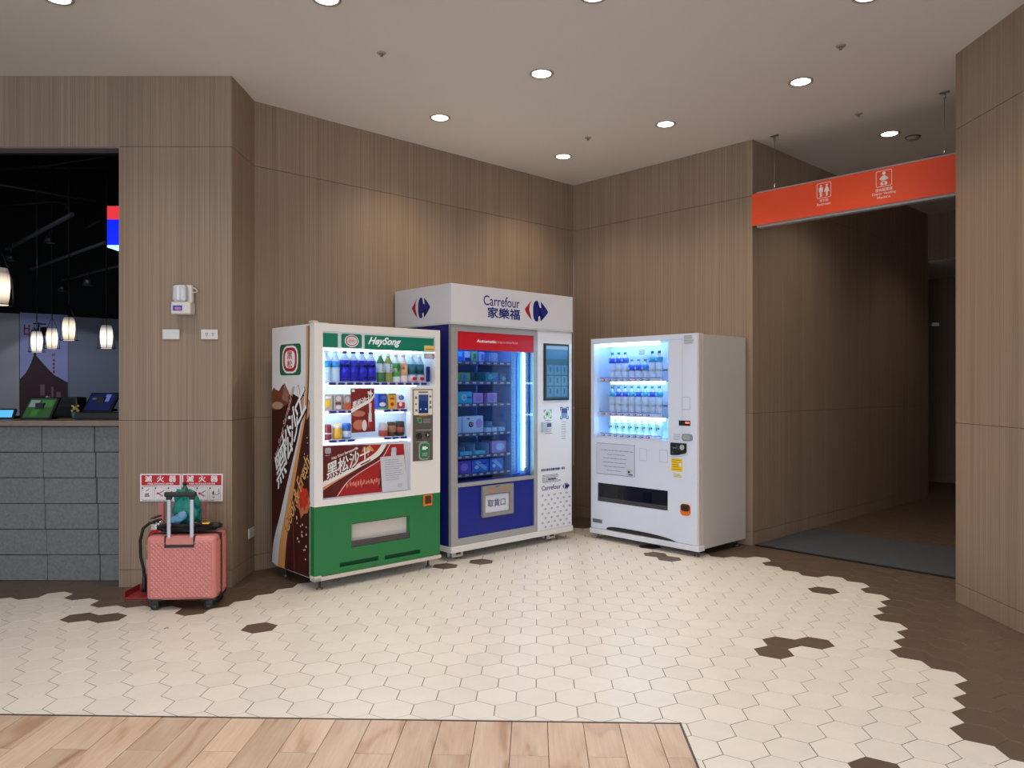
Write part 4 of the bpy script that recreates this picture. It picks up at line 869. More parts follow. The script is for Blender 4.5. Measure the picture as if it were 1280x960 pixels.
row2 = [(.155, .080, .114, 'silver carton with a yellow picture', pm((176, 166, 158)), [('e', (-.06, .42, .30, .24), Y_), ('r', (-.3, .3, .72, .86), Wt)]), (.236, .072, .114, 'silver brown patterned carton', pm((170, 160, 158)), [('e', (0, .72, .3, .16), Wt), ('r', (-.35, .35, .34, .5), Br), ('e', (0, .18, .28, .12), Wt)]), (.310, .062, .112, 'orange based silver carton', pm((176, 164, 166)), [('r', (-.5, .5, 0, .42), Or), ('e', (0, .68, .3, .2), Wt)]),
        (.604, .082, .114, 'blue carton with white splash', Bl, [('e', (.1, .75, .3, .14), pm((70, 120, 220))), ('e', (0, .3, .36, .14), Wt), ('r', (-.5, .5, 0, .1), Gn)]), (.690, .068, .114, 'yellow carton with a red heart', Y_, [('r', (-.3, .3, .6, .72), Rr_), ('e', (0, .3, .24, .13), Rr_), ('r', (-.5, .5, .9, 1), pm((90, 130, 70)))]), (.768, .076, .114, 'white carton with blue swirl and red foot', Wt, [('e', (.05, .72, .36, .16), pm((50, 80, 190))), ('e', (.05, .72, .22, .08), Wt), ('r', (-.5, .5, 0, .42), Rr_), ('e', (-.05, .28, .2, .13), Wt)])]
for i, (x, w_, h, lab, m, art) in enumerate(row2):
    t = product(M1, ANG, x, .115, zr2, 'drink_carton', lab + ' on the middle shelf of the green machine', 'carton', 'cartons on the middle shelf of the green machine'); carton(t, w_*.94, h, .05, m, art)
row3 = [(.158, .032, .106, 'dark red can with a silver stripe', pm((122, 32, 44)), [(.35, .45, pm((190, 170, 176)))]), (.237, .034, .106, 'yellow can with a white top', Y_, [(.72, .92, Wt)]), (.312, .034, .110, 'blue and white can', pm((40, 100, 190)), [(.1, .5, pm((190, 206, 226)))]),
        (.622, .033, .106, 'silver can with a red foot', pm((190, 180, 186)), [(.05, .45, pm((170, 60, 50)))]), (.694, .034, .108, 'dark brown coffee can with gold print', pm((64, 38, 34)), [(.3, .75, pm((150, 104, 70)))]), (.768, .038, .110, 'black coffee can with an orange picture', pm((34, 30, 38)), [(.25, .6, pm((150, 76, 50)))])]
for i, (x, r, h, lab, m, bands) in enumerate(row3):
    t = product(M1, ANG, x, .11, zr3, 'drink_can', lab + ' on the bottom shelf of the green machine', 'can', 'cans on the bottom shelf of the green machine'); can(t, h, r, m, bands)

# ------------------------------------------------------------------ machine 2: blue supermarket machine
P2 = Vector((-.482, 6.05, 0)); M2 = mtx(P2, ANG)
m2 = empty('vending_machine', P2, ANG, 'tall blue and silver supermarket vending machine with a white header box', 'vending machine')
W2, D2 = 1.412, .775; Z2 = 1.888
boxes('cabinet', [(0, .03, .03, D2, .085, Z2), (.93, W2, .05, D2, .085, Z2), (.03, .93, .03, D2, 1.80, Z2), (.03, .93, .03, D2, .085, .62), (.03, .93, .60, D2, .6, 1.8)], BLUE, m2)
bm = bmesh.new(); holed(bm, (0, .966, .118, Z2), [(.066, .921, .617, 1.835), (.070, .929, .175, .586)], 0, .035); o = obj('door_frame', bm, SILVER, m2); tag(o, 'silver door frame')
boxes('kick_panel', [(.066, .933, .012, .02, .17, .590)], mat('kick_blue', rgb(3, 28, 134), .38, noise=.05, nscale=30), m2)
boxes('banner_plate', [(.064, .923, .006, .014, 1.690, 1.836)], mat('banner_red', rgb(196, 10, 34), .4), m2)
fb = Fr((0, .006, 0), (1, 0, 0), (0, 0, 1), (0, -1, 0))
bm = bmesh.new(); add_text(bm, fb, 'Automatic', .378, 1.766, .215, .026, .0008, bold=.022); me = bpy.data.meshes.new('banner_lettering'); bm.to_mesh(me); bm.free(); me.materials.append(WHITEM); link('banner_lettering', me, m2)
text('banner_lettering', fb, 'supermarket', .615, 1.762, .235, .030, .0008, pm((236, 170, 180)), m2, bold=-.004)
boxes('glass_pane', [(.066, .921, .006, .010, .617, 1.690)], GLASSB, m2)
boxes('display_liner', [(.03, .93, .590, .600, .62, 1.80), (.03, .034, .04, .59, .62, 1.8), (.922, .93, .04, .59, .62, 1.8), (.03, .93, .04, .6, 1.79, 1.80), (.03, .93, .04, .6, .60, .617)], CAVITYB, m2)
boxes('control_door', [(.971, W2, 0, .05, .120, Z2)], WHITE, m2, bev=.003)
boxes('base_plate', [(-.004, W2+.006, -.010, D2, .070, .118)], mat('base_white', rgb(222, 220, 218), .4), m2, bev=.003)
boxes('header_box', [(-.006, W2+.002, -.008, D2-.005, 1.903, 2.212)], mat('header_white', rgb(214, 214, 222), .45), m2, bev=.003)
boxes('header_flange', [(-.012, W2, -.012, D2-.01, 1.888, 1.903), (-.02, .22, -.014, .05, 1.889, 1.899)], mat('flange', rgb(200, 200, 198), .5), m2)
fh = Fr((0, -.008, 0), (1, 0, 0), (0, 0, 1), (0, -1, 0))
carr_logo(fh, .944, 2.052, .284, .0008, m2)
fs2 = Fr((-.006, 0, 0), (0, -1, 0), (0, 0, 1), (-1, 0, 0)); carr_logo(fs2, -.394, 2.043, .249, .0008, m2, None, .76)
text('header_lettering', fh, 'Carrefour', .537, 2.103, .41, .083, .0008, BLUEP, m2, bold=.006)
text('header_lettering', fh, '家樂福', .560, 2.006, .365, .088, .0008, BLUEP, m2, bold=.03)
# touch screen
boxes('touch_screen', [(1.040, 1.362, -.012, 0, 1.268, 1.775)], BLACK, m2, bev=.003)
fc = Fr((0, -.012, 0), (1, 0, 0), (0, 0, 1), (0, -1, 0)); fd = FRONT
poly('screen_picture', fc, R(1.062, 1.340, 1.288, 1.755), .0006, em('scr_base', (.03, .10, .2), .6), m2)
poly('screen_picture', fc, R(1.062, 1.340, 1.60, 1.755), .0016, em('scr_top', (.02, .13, .30), .8), m2); poly('screen_picture', fc, R(1.062, 1.340, 1.725, 1.755), .0026, em('scr_head', (.2, .36, .55), .6), m2)
poly('screen_picture', fc, R(1.062, 1.340, 1.60, 1.64), .0026, em('scr_wave', (.02, .10, .16), .8), m2)
for k in range(3):
    for j in range(3):
        x = 1.070+j*.092; z = 1.585-k*.098; poly('screen_tile', fc, R(x, x+.084, z-.088, z), .0026, em('scr_tile', (.06, .19, .34), .7), m2); poly('screen_item', fc, R(x+.034, x+.050, z-.062, z-.018), .0036, em('scr_item', (.02, .08, .18), .8), m2)
# stickers
def corners(x0, x1, z0, z1, l, w_): return [R(x0, x0+l, z1-w_, z1), R(x0, x0+w_, z1-l, z1), R(x1-l, x1, z1-w_, z1), R(x1-w_, x1, z1-l, z1), R(x0, x0+l, z0, z0+w_), R(x0, x0+w_, z0, z0+l), R(x1-l, x1, z0, z0+w_), R(x1-w_, x1, z0, z0+l)]
polyeach('scan_mark', fd, corners(1.046, 1.142, 1.108, 1.184, .028, .006), .0005, INK, m2); poly('scan_disc', fd, EL(1.094, 1.146, .030, .026, 18), .0005, pm((150, 214, 160)), m2); poly('scan_disc_core', fd, EL(1.086, 1.146, .010, .010, 10), .0015, pm((30, 90, 60)), m2)
polyeach('scan_mark', fd, corners(1.256, 1.366, 1.094, 1.206, .03, .008), .0005, INK, m2); poly('scan_label', fd, R(1.272, 1.350, 1.104, 1.196), .0005, pm((110, 150, 196)), m2); poly('scan_label_head', fd, R(1.275, 1.347, 1.150, 1.192), .0015, pm((64, 72, 130)), m2)
lines('sticker_print', fd, 1.060, 1.150, .965, 1.10, 7, .0005, pm((150, 110, 130)), m2, .006, 6); poly('sticker', fd, R(1.085, 1.142, 1.03, 1.065), .0010, pm((70, 90, 140)), m2); lines('sticker_print', fd, 1.272, 1.335, .91, 1.08, 8, .0005, pm((160, 130, 140)), m2, .005, 7)
boxes('card_reader', [(1.012, 1.060, -.022, 0, .990, 1.078)], pm((170, 186, 206)), m2, bev=.005)
text('panel_lettering', fd, '會員自助售貨機付款機・操作', 1.165, .652, .31, .024, .0005, BLUEP, m2, bold=.01); lines('panel_print', fd, 1.022, 1.262, .535, .610, 7, .0005, INK, m2, .004, 12); poly('panel_print_block', fd, R(1.10, 1.20, .558, .574), .0008, pm((80, 86, 130)), m2)
text('panel_lettering', fd, 'Carrefour', 1.140, .492, .246, .042, .0005, BLUEP, m2, bold=.012); carr_logo(fd, 1.332, .486, .091, .0005, m2, BLUEP)
pl = []
for r in range(8):
    for c in range(6):
        x = 1.005+c*.078+(.039 if r % 2 else 0); z = .425-r*.040
        if x > 1.375: continue
        pl += [[(x, z), (x+.008, z+.009), (x+.008, z-.009)], EL(x+.022, z, .007, .012, 8), [(x+.028, z+.009), (x+.042, z), (x+.028, z-.009)]]
o = polys('emblem_pattern', fd, pl, .0004, pm((158, 166, 192)), m2, .0003); tag(o, kind='stuff')
# pick-up hatch
bm = bmesh.new(); holed(bm, (.325, .668, .316, .572), [(.350, .628, .345, .502)], -.012, .016); obj('pickup_frame', bm, mat('hatch_grey', rgb(140, 136, 132), .45), m2)
boxes('pickup_flap', [(.352, .626, .004, .010, .347, .494)], PAPER, m2); text('pickup_lettering', Fr((0, .004, 0), (1, 0, 0), (0, 0, 1), (0, -1, 0)), '取貨口', .486, .424, .195, .062, .0006, pm((60, 72, 120)), m2, bold=.01)
fx = Fr((0, -.012, 0), (1, 0, 0), (0, 0, 1), (0, -1, 0)); polyeach('hatch_light', fx, [EL(.425, .530, .030, .013, 12), EL(.555, .532, .030, .013, 12)], .0006, pm((206, 118, 84)), m2); poly('hatch_mark', fx, R(.46, .51, .556, .560), .0006, INK, m2)
# casters
for x, y in ((.12, .10), (1.21, .10), (.12, D2-.1), (1.21, D2-.1)):
    c = boxes('caster', [(x-.055, x+.055, y-.035, y-.020, .012, .070), (x-.055, x+.055, y+.020, y+.035, .012, .070), (x-.055, x+.055, y-.035, y+.035, .058, .072)], pm((214, 208, 202)), m2, bev=.006)
    bm = bmesh.new(); add_tube(bm, [(x, y-.018, .032), (x, y+.018, .032)], .032, 16, smooth=False); obj('wheel', bm, RUBBER, c)
    boxes('brake_pad', [(x-.020, x+.030, y-.038, y-.034, .034, .056)], pm((110, 30, 26)), c)
# interior shelves, tags, rails and LED column
SH = [1.600, 1.434, 1.250, 1.003, .818, .667]
for k, z in enumerate(SH):
    boxes('shelf', [(.034, .765, .14, .56, z-.010, z)], mat('shelf_grey', rgb(150, 165, 200), .45), m2)
    boxes('shelf_rail', [(.034, .765, .130, .140, z-.026, z+.004)], mat('rail_mauve', rgb(96, 92, 124), .45), m2)
    for j in range(8):
        x = .175+j*.078
        if x < .76: boxes('price_tag', [(x, x+.036, .126, .130, z-.018, z-.004)], pm((206, 190, 200)), m2)
boxes('side_rail', [(.765, .835, .12, .13, .625, 1.79), (.765, .77, .13, .58, .625, 1.79)], mat('rail_blue', rgb(130, 160, 214), .4), m2)
polys('rail_slots', Fr((0, .12, 0), (1, 0, 0), (0, 0, 1), (0, -1, 0)), [R(.782, .788, .66+k*.03, .672+k*.03) for k in range(34)], .0004, INK, m2, .0004)
boxes('led_column_back', [(.838, .921, .088, .092, .62, 1.79)], mat('led_back', rgb(150, 184, 236), .4), m2)
SHELF_FILL = mat('hidden_shelf_fill', (.7, 1, .95), emit=24, ecol=(.48, .80, 1)); LED3 = mat('led_core', (.7, 1, .95), emit=7, ecol=(.62, 1, .92))
tube('led_column', [(.853, .066, .66), (.853, .066, 1.69)], .008, LED3, m2, 8); tube('led_column', [(.805, .145, .64), (.805, .145, 1.72)], .007, SHELF_FILL, m2, 6)  # second tube is added out of sight behind the rail to light the shelves
tag(polys('led_dots', Fr((0, .086, 0), (1, 0, 0), (0, 0, 1), (0, -1, 0)), [R(.888, .902, .68+k*.022, .694+k*.022) for k in range(46)], .0004, em('led_dot', (.7, .95, 1), 6), m2, .001), kind='stuff')
boxes('inner_post', [(.905, .921, .05, .09, .62, 1.79)], mat('post_navy', rgb(50, 70, 120), .4), m2)
bm = bmesh.new(); add_tube(bm, [(.06, .10, 1.775), (.78, .10, 1.775)], .008, 8); obj('display_tube', bm, mat('tube_blue', (.5, .7, 1), emit=16, ecol=(.38, .66, 1)), m2)
# divider bins
for x, z, hh in ((.512, 1.003, .09), (.665, 1.003, .075), (.315, .818, .09), (.470, .818, .09), (.205, .818, .07), (.470, 1.434, .085)):
    boxes('divider_bin', [(x-.065, x+.065, .40, .404, z, z+hh), (x+.062, x+.066, .16, .40, z, z+hh)], mat('bin_clear', rgb(150, 180, 214), .3), m2, bev=.001)
g2 = lambda n: 'packs on the %s shelf of the blue machine' % ordinal(n)
Cy, Pk, Lv, Tl, Nv = pm((60, 190, 226)), pm((214, 150, 214)), pm((170, 140, 214)), pm((60, 160, 180)), pm((36, 60, 150))
packs = [
 (0, .225, .070, .085, 'bright blue pack', pm((20, 130, 226)), [('r', (-.3, .3, .5, .9), pm((110, 190, 240)))]), (0, .305, .055, .085, 'white pack with a navy foot', pm((190, 206, 236)), [('r', (-.5, .5, 0, .4), Nv)]), (0, .385, .065, .085, 'olive green pack', pm((130, 176, 130)), [('r', (-.2, .2, .3, .8), pm((70, 110, 80)))]), (0, .465, .060, .085, 'pale lilac pack', pm((160, 170, 220)), [('r', (-.1, .3, .2, .8), pm((90, 100, 180)))]), (0, .60, .10, .080, 'dim grey pack', pm((130, 150, 190)), [('r', (-.4, -.3, 0, 1), pm((100, 120, 160)))]),
 (1, .262, .150, .074, 'wide green pack with a round blue print', pm((120, 200, 120)), [('e', (.05, .5, .24, .38), pm((120, 150, 226))), ('e', (.05, .5, .1, .2), Wt)]), (1, .582, .145, .078, 'turquoise pack with a blue flash', Tl, [('p', ((.0, .2), (.45, 0), (.45, .8)), pm((16, 110, 230))), ('e', (-.15, .5, .2, .3), pm((130, 210, 226)))]), (1, .715, .075, .070, 'small teal pack', Tl, [('e', (0, .4, .3, .25), Wt)]),
 (2, .272, .170, .100, 'cyan pack with a white disc', Cy, [('e', (-.02, .5, .16, .28), Wt), ('e', (-.02, .5, .09, .16), Cy), ('r', (.15, .45, .46, .56), Nv)]), (2, .425, .105, .088, 'left lilac pink pack', Pk, [('e', (0, .5, .3, .34), Lv), ('r', (-.2, .2, .42, .52), Nv)]), (2, .585, .110, .088, 'right lilac pink pack', Pk, [('e', (0, .5, .3, .34), Lv), ('r', (-.2, .2, .42, .52), Nv)]),
 (3, .232, .085, .140, 'tall white tissue pack at the left', pm((206, 214, 240)), [('r', (.1, .25, 0, 1), pm((130, 150, 210)))]), (3, .378, .205, .142, 'large white pack with portrait disc', pm((214, 216, 240)), [('e', (-.17, .5, .14, .17), pm((60, 56, 90))), ('e', (-.13, .52, .11, .13), pm((240, 180, 190))), ('e', (.26, .55, .18, .28), pm((200, 150, 214))), ('r', (-.38, -.24, .80, .88), Nv)]), (3, .577, .12, .035, 'low white carton lying flat', pm((206, 220, 244)), []), (3, .700, .07, .035, 'short white carton lying flat', pm((206, 220, 244)), []),
 (4, .665, .17, .105, 'pink and white floral pack', pm((190, 150, 210)), [('e', (.05, .5, .3, .3), pm((200, 210, 244))), ('e', (-.3, .6, .12, .2), Lv)]), (4, .295, .13, .03, 'left flat turquoise pack', pm((110, 200, 230)), []), (4, .450, .11, .03, 'right flat turquoise pack', pm((110, 200, 230)), []),
 (5, .270, .155, .108, 'round shouldered purple pack', pm((130, 80, 200)), [('e', (0, .5, .25, .3), pm((180, 140, 226)))]), (5, .452, .180, .108, 'left blue patterned pack', pm((70, 120, 220)), [('p', ((-.4, .8), (-.1, .9), (.4, .3), (.3, .1)), pm((150, 190, 240))), ('e', (-.25, .4, .12, .14), Wt), ('r', (-.1, .35, .6, .7), Nv)]), (5, .640, .150, .108, 'right blue patterned pack', pm((70, 120, 220)), [('p', ((-.4, .8), (-.1, .9), (.4, .3), (.3, .1)), pm((150, 190, 240))), ('e', (-.25, .4, .12, .14), Wt)])]
for (sh, x, w_, h, lab, m, art) in packs:
    t = product(M2, ANG, x, .24, SH[sh]+.0005, 'goods_pack', '%s on the %s shelf of the blue machine' % (lab, ordinal(sh)), 'pack', g2(sh))
    carton(t, w_, h, .15, m, art, 'pack_body')

# ------------------------------------------------------------------ machine 3: white drinks machine on the right
ANG3 = math.atan2(Bv.y, Bv.x); P3 = Vector((.728, 7.04, 0)); M3 = mtx(P3, ANG3)
m3 = empty('vending_machine', P3, ANG3, 'plain white water vending machine against the side wall', 'vending machine')
W3, D3, T3 = 1.150, .735, 1.828
SIDEB = mat('side_beige', rgb(190, 186, 184), .45)
boxes('cabinet', [(.01, W3, .30, D3, .06, T3-.006), (.01, .03, .075, .30, .06, T3-.006), (W3-.02, W3, .075, .30, .06, T3-.006), (.03, W3-.02, .075, .30, 1.80, T3-.006), (.03, W3-.02, .075, .30, .06, .90)], SIDEB, m3)
bm = bmesh.new(); holed(bm, (0, W3-.012, .098, T3), [(.035, .855, .935, 1.780), (.075, .850, .347, .516)], 0, .07); obj('door', bm, mat('door_cool_white', rgb(214, 222, 240), .28, coat=.3), m3)
boxes('door_edge', [(W3-.012, W3, .006, .035, .09, T3), (W3-.012, W3+.002, .045, .07, .09, T3)], OFFW, m3)
boxes('base_tray', [(-.004, W3+.012, -.014, .075, .050, .094)], mat('tray_white', rgb(216, 220, 230), .35), m3, bev=.004)
poly('vent_recess', FRONT, spline([(.185, .100), (.20, .122), (.286, .134), (.45, .136), (.62, .134), (.76, .127), (.87, .115), (.937, .099)], 4), .0006, BLACK, m3, .001)
polys('vent_louvre', FRONT, [band([(.22, .108), (.88, .104)], .003), band([(.25, .118), (.82, .114)], .003)], .0022, DGREY, m3)
boxes('display_liner', [(.02, 1.0, .235, .245, .92, 1.80), (.03, .036, .07, .24, .92, 1.80), (.870, .876, .07, .24, .92, 1.8), (.03, .87, .07, .24, 1.782, 1.80), (.03, .87, .07, .24, .92, .934)], mat('display_liner_sky', rgb(190, 214, 248), .5), m3)
boxes('glass_pane', [(.035, .855, .004, .008, .935, 1.780)], GLASS, m3)
polys('acrylic_border', FRONT, [R(.030, .034, .930, 1.785), R(.034, .856, .928, .932)], .0004, LGREY, m3)
polys('acrylic_border', FRONT, [R(.034, .994, 1.782, 1.786), R(.994, .998, .950, 1.786)], .0004, LGREY, m3)
for x0, x1, z, r in [(.06, .70, 1.768, .013), (.17, .76, 1.426, .013), (.17, .76, 1.108, .013), (.12, .70, .945, .006)]:
    bm = bmesh.new(); add_tube(bm, [(x0, .06+.03, z), (x1, .06+.03, z)], r, 8); obj('display_tube', bm, TUBE2, m3)
LBL = [pm((10, 80, 236)), pm((20, 160, 226)), pm((10, 70, 220))]
for k, z in enumerate((1.452, 1.143, .950)):
    boxes('button_rail', [(.035, .740, .050, .075, z-.014, z+.012)], mat('rail_lilac', rgb(196, 196, 222), .4), m3, bev=.002)
    polys('price_strip', Fr((0, .050, 0), (1, 0, 0), (0, 0, 1), (0, -1, 0)), [R(.06+j*.085, .14+j*.085, z+.0125, z+.020) for j in range(8)], -.01, pm((70, 100, 200)), m3, .004)
    for j in range(8):
        x = .107+j*.0715; lit = (k, j) in ((0, 0), (0, 5), (2, 7), (1, 6))
        b = obj('select_button', (lambda bm: (add_poly(bm, Fr((0, .050, 0), (1, 0, 0), (0, 0, 1), (0, -1, 0)), EL(x, z-.001, .021, .009, 14), 0, .004), bm)[1])(bmesh.new()), mat('button_dark', rgb(70, 72, 100), .3), m3)
        poly('button_lens', Fr((0, .046, 0), (1, 0, 0), (0, 0, 1), (0, -1, 0)), EL(x-.003, z, .011, .005, 10), .0002, em('btn_red', (1, .25, .2), 1.4) if lit and k != 1 else (em('btn_cyan', (.3, .8, 1), 1.2) if lit else pm((190, 196, 220))), b, .001)
boxes('bottle_bar', [(.10, .75, .135, .140, 1.529, 1.541)], DGREY, m3); boxes('bottle_bar', [(.10, .75, .135, .140, 1.219, 1.231)], DGREY, m3)
boxes('shelf', [(.05, .76, .08, .22, 1.432, 1.440)], LGREY, m3); boxes('shelf', [(.05, .76, .08, .22, 1.118, 1.126)], LGREY, m3)
poly('display_card', Fr((0, .16, 0), (1, 0, 0), (0, 0, 1), (0, -1, 0)), R(.418, .508, 1.670, 1.728), 0, pm((200, 220, 244)), m3); lines('display_card_print', Fr((0, .16, 0), (1, 0, 0), (0, 0, 1), (0, -1, 0)), .424, .504, 1.674, 1.724, 4, .001, Nv, m3, .007, 3)
Wb = mat('water_bottle', rgb(216, 232, 250), .15)
Wb.node_tree.nodes['Principled BSDF'].inputs['Alpha'].default_value = .38
CapT = pm((20, 140, 150)); CapN = pm((20, 90, 140)); CapG = pm((40, 120, 150))
for j in range(8):
    x = .158+j*.0748
    low_ = j in (3, 4, 5); zb = 1.441 if not low_ else 1.441
    h = .262 if not low_ else .192
    pos = ordinal(j)
    t = product(M3, ANG3, x, .115, zb, 'water_bottle', ('tall ' if not low_ else 'short ')+'water bottle, %s from left on the top shelf of the white machine' % pos, 'bottle', 'bottles on the top shelf of the white machine')
    lab = LBL[0] if j < 3 or j in (3, 4) else (LBL[1] if j > 5 else pm((30, 130, 226)))
    z0 = .62 if not low_ else .50
    bottle(t, h, .031, Wb, CapT if j < 6 else CapN, [(z0, z0+(.17 if not low_ else .24), lab)])
    ff = Fr((0, -.0325, 0), (1, 0, 0), (0, 0, 1), (0, -1, 0)); poly('label_print', ff, EL(-.012, h*(z0+.09), .011, .012, 10), .0002, pm((150, 200, 246)), t)
for j in range(8):
    x = .158+j*.0748
    t = product(M3, ANG3, x, .115, 1.127, 'water_bottle', 'blue labelled water bottle, %s from left, middle shelf of the white machine' % ordinal(j), 'bottle', 'bottles on the middle shelf of the white machine')
    bottle(t, .272, .031, Wb, CapG, [(.64, .80, LBL[1] if j in (0, 3, 5, 7) else LBL[0])])
    ff = Fr((0, -.0325, 0), (1, 0, 0), (0, 0, 1), (0, -1, 0)); poly('label_print', ff, EL(-.012, .196, .011, .013, 10), .0002, pm((150, 200, 246)), t)
for j in range(8):
    x = .158+j*.0748
    t = product(M3, ANG3, x, .115, .960, 'water_bottle', 'milky water bottle, %s from left on the bottom shelf of the white machine' % ordinal(j), 'bottle', 'bottles on the bottom shelf of the white machine')
    bottle(t, .158, .031, pm((186, 236, 240)), CapN, [])
    ff = Fr((0, -.0325, 0), (1, 0, 0), (0, 0, 1), (0, -1, 0)); polys('label_print', ff, [EL(.012, .068, .011, .007, 8), band([(-.010, .075), (-.006, .050)], .006), EL(-.018, .098, .008, .003, 8)], .0002, pm((24, 70, 90)), t)
# panel details of machine 3
def plate_outline(x0, x1, z0, z1, w_=.004):
    bm = bmesh.new()
    for q in (R(x0, x1, z0, z0+w_), R(x0, x0+w_, z0, z1), R(x0, x1, z1-w_, z1), R(x1-w_, x1, z0, z1)): add_poly(bm, FRONT, q, .0002, .0006)
    return bm
for q in ((.555, .636, .752, .856), (.768, .850, .752, .856), (.992, 1.069, 1.202, 1.306)): obj('blank_plate', plate_outline(*q, .003), pm((160, 164, 180)), m3)
boxes('notice_holder', [(.070, .506, -.004, .001, .598, .880)], mat('holder_grey', rgb(150, 156, 176), .35), m3, bev=.002); poly('notice_sheet', Fr((0, -.004, 0), (1, 0, 0), (0, 0, 1), (0, -1, 0)), RR(.076, .500, .604, .874, .01), .0004, pm((200, 206, 226)), m3)
fz = Fr((0, -.005, 0), (1, 0, 0), (0, 0, 1), (0, -1, 0)); rnd = random.Random(4)
for k, (a, b) in enumerate(((.12, .49), (.20, .40), (.15, .44), (.14, .45), (.15, .45), (.19, .40))):
    lines('notice_print', fz, a, b, .812-k*.036, .824-k*.036, 1, .0008, GREY, m3, .006, 30+k)
poly('notice_stamp', fz, R(.420, .490, .608, .665), .0008, LGREY, m3); polys('notice_stamp_print', fz, [EL(.445, .640, .014, .012, 8), R(.44, .485, .612, .622)], .0018, INK, m3)
boxes('price_display', [(.962, 1.072, -.003, .001, 1.069, 1.112)], BLACK, m3, bev=.001); poly('display_digits', Fr((0, -.003, 0), (1, 0, 0), (0, 0, 1), (0, -1, 0)), R(1.026, 1.064, 1.088, 1.102), .0004, em('red_digits', (1, .12, .06), 2.0), m3)
poly('coin_plate', FRONT, RR(.992, 1.095, .945, 1.002, .022), .0004, GREY, m3, .006); lines('coin_plate_print', FRONT, 1.005, 1.085, .955, .992, 3, .0066, LGREY, m3, .006, 14); lines('panel_print', FRONT, .905, .975, .945, 1.0, 4, .0003, GREY, m3, .004, 15)
poly('coin_mechanism', FRONT, [(.883, .924), (1.035, .924), (1.037, .92), (1.037, .852), (1.028, .842), (.975, .840), (.955, .824), (.888, .820), (.883, .826)], .0004, BLACK, m3, .010)
poly('coin_dial', FRONT, EL(1.000, .890, .021, .022, 16), .0105, pm((170, 174, 180)), m3, .006); polys('coin_slot', FRONT, [RR(.905, .945, .878, .886, .003), band([(.945, .90), (.965, .87)], .003), R(.905, .909, .835, .855)], .0105, GREY, m3)
poly('yellow_sticker', FRONT, RR(.888, .996, .688, .794, .004), .0004, YELLOW, m3); lines('sticker_print', FRONT, .895, .985, .695, .790, 5, .0014, pm((90, 80, 30)), m3, .004, 16); poly('sticker_badge', FRONT, EL(.975, .745, .016, .017, 12), .0016, Wt, m3)
poly('small_sticker', FRONT, R(.905, .994, .634, .670), .0004, pm((224, 222, 190)), m3); lines('sticker_print', FRONT, .910, .99, .638, .668, 3, .0014, pm((150, 130, 50)), m3, .004, 17)
boxes('corner_sticker', [(1.006, 1.108, -.001, .001, 1.738, 1.818)], pm((214, 216, 224)), m3); lines('sticker_print', Fr((0, -.001, 0), (1, 0, 0), (0, 0, 1), (0, -1, 0)), 1.012, 1.102, 1.742, 1.815, 6, .0003, INK, m3, .004, 18)
poly('coin_return', FRONT, RR(.979, 1.075, .330, .426, .028), .0004, ORANGE, m3, .006); poly('coin_return_cup', FRONT, RR(.984, 1.070, .366, .424, .022), .0064, mat('cup_dark', rgb(66, 38, 30), .35), m3, .003); poly('coin_return_flap', FRONT, RR(1.005, 1.055, .382, .412, .010), .0098, BLACK, m3, .003)
boxes('rating_plate', [(.020, .136, -.001, .001, .146, .182)], GREY, m3); lines('rating_print', Fr((0, -.001, 0), (1, 0, 0), (0, 0, 1), (0, -1, 0)), .026, .130, .150, .178, 2, .0003, INK, m3, .008, 19)
# delivery box
boxes('delivery_chute', [(.07, .86, .165, .17, .34, .52), (.07, .075, .07, .17, .34, .52), (.85, .855, .07, .17, .34, .52), (.07, .855, .07, .17, .34, .346), (.07, .855, .07, .17, .516, .52)], mat('chute_grey', rgb(120, 118, 122), .5), m3)
boxes('delivery_flap', [(.078, .847, .012, .018, .350, .512)], GLASSD, m3); boxes('flap_rim', [(.078, .847, .008, .012, .350, .385)], mat('rim_smoke', rgb(62, 60, 66), .3), m3)
for x0, x1, z1_ in ((.27, .33, .48), (.55, .63, .47)): boxes('chute_divider', [(x0, x1, .05, .12, .385, z1_)], pm((120, 122, 134)), m3, bev=.008)
boxes('chute_slot', [(.09, .25, .150, .164, .40, .435), (.40, .54, .150, .164, .39, .435), (.70, .84, .150, .164, .40, .435)], BLACK, m3)
for x, y in ((.05, .05), (W3-.05, .05), (.05, D3-.06), (W3-.05, D3-.06)): foot(m3, x, y, .06)

# ------------------------------------------------------------------ things on the column
fw = Fr((-3, YL, 0), (1, 0, 0), (0, 0, 1), (0, -1, 0))
def wb(x0, x1, y0, y1, z0, z1): return (-3+x0, -3+x1, YL-y1, YL-y0, z0, z1)
t = empty('soap_dispenser', (0, 0, 0), 0, 'white sanitizer dispenser with a clear tank on the wooden column', 'dispenser')
t.location = (-3+.735, YL, 1.9)
bm = bmesh.new()
add_box(bm, -.068, .068, -.085, -.001, -.012, .075, .014, 3); add_box(bm, -.058, .066, -.055, -.001, .06, .196, .03, 4); obj('dispenser_body', bm, mat('dispenser_white', rgb(214, 208, 204), .4), t)
bm = bmesh.new(); add_box(bm, -.058, .040, -.092, -.05, .070, .194, .032, 4); obj('liquid_tank', bm, mat('tank_clear', rgb(196, 200, 206), .12), t)
poly('dispenser_label', Fr((0, -.085, 0), (1, 0, 0), (0, 0, 1), (0, -1, 0)), R(-.052, .012, .012, .048), .0004, pm((30, 70, 170)), t); poly('dispenser_label_print', Fr((0, -.085, 0), (1, 0, 0), (0, 0, 1), (0, -1, 0)), EL(-.018, .028, .024, .010, 12), .0014, pm((200, 110, 180)), t)
poly('tank_ridge', Fr((0, -.092, 0), (1, 0, 0), (0, 0, 1), (0, -1, 0)), RR(-.020, -.002, .085, .18, .008), .0003, pm((222, 224, 228)), t, .004)
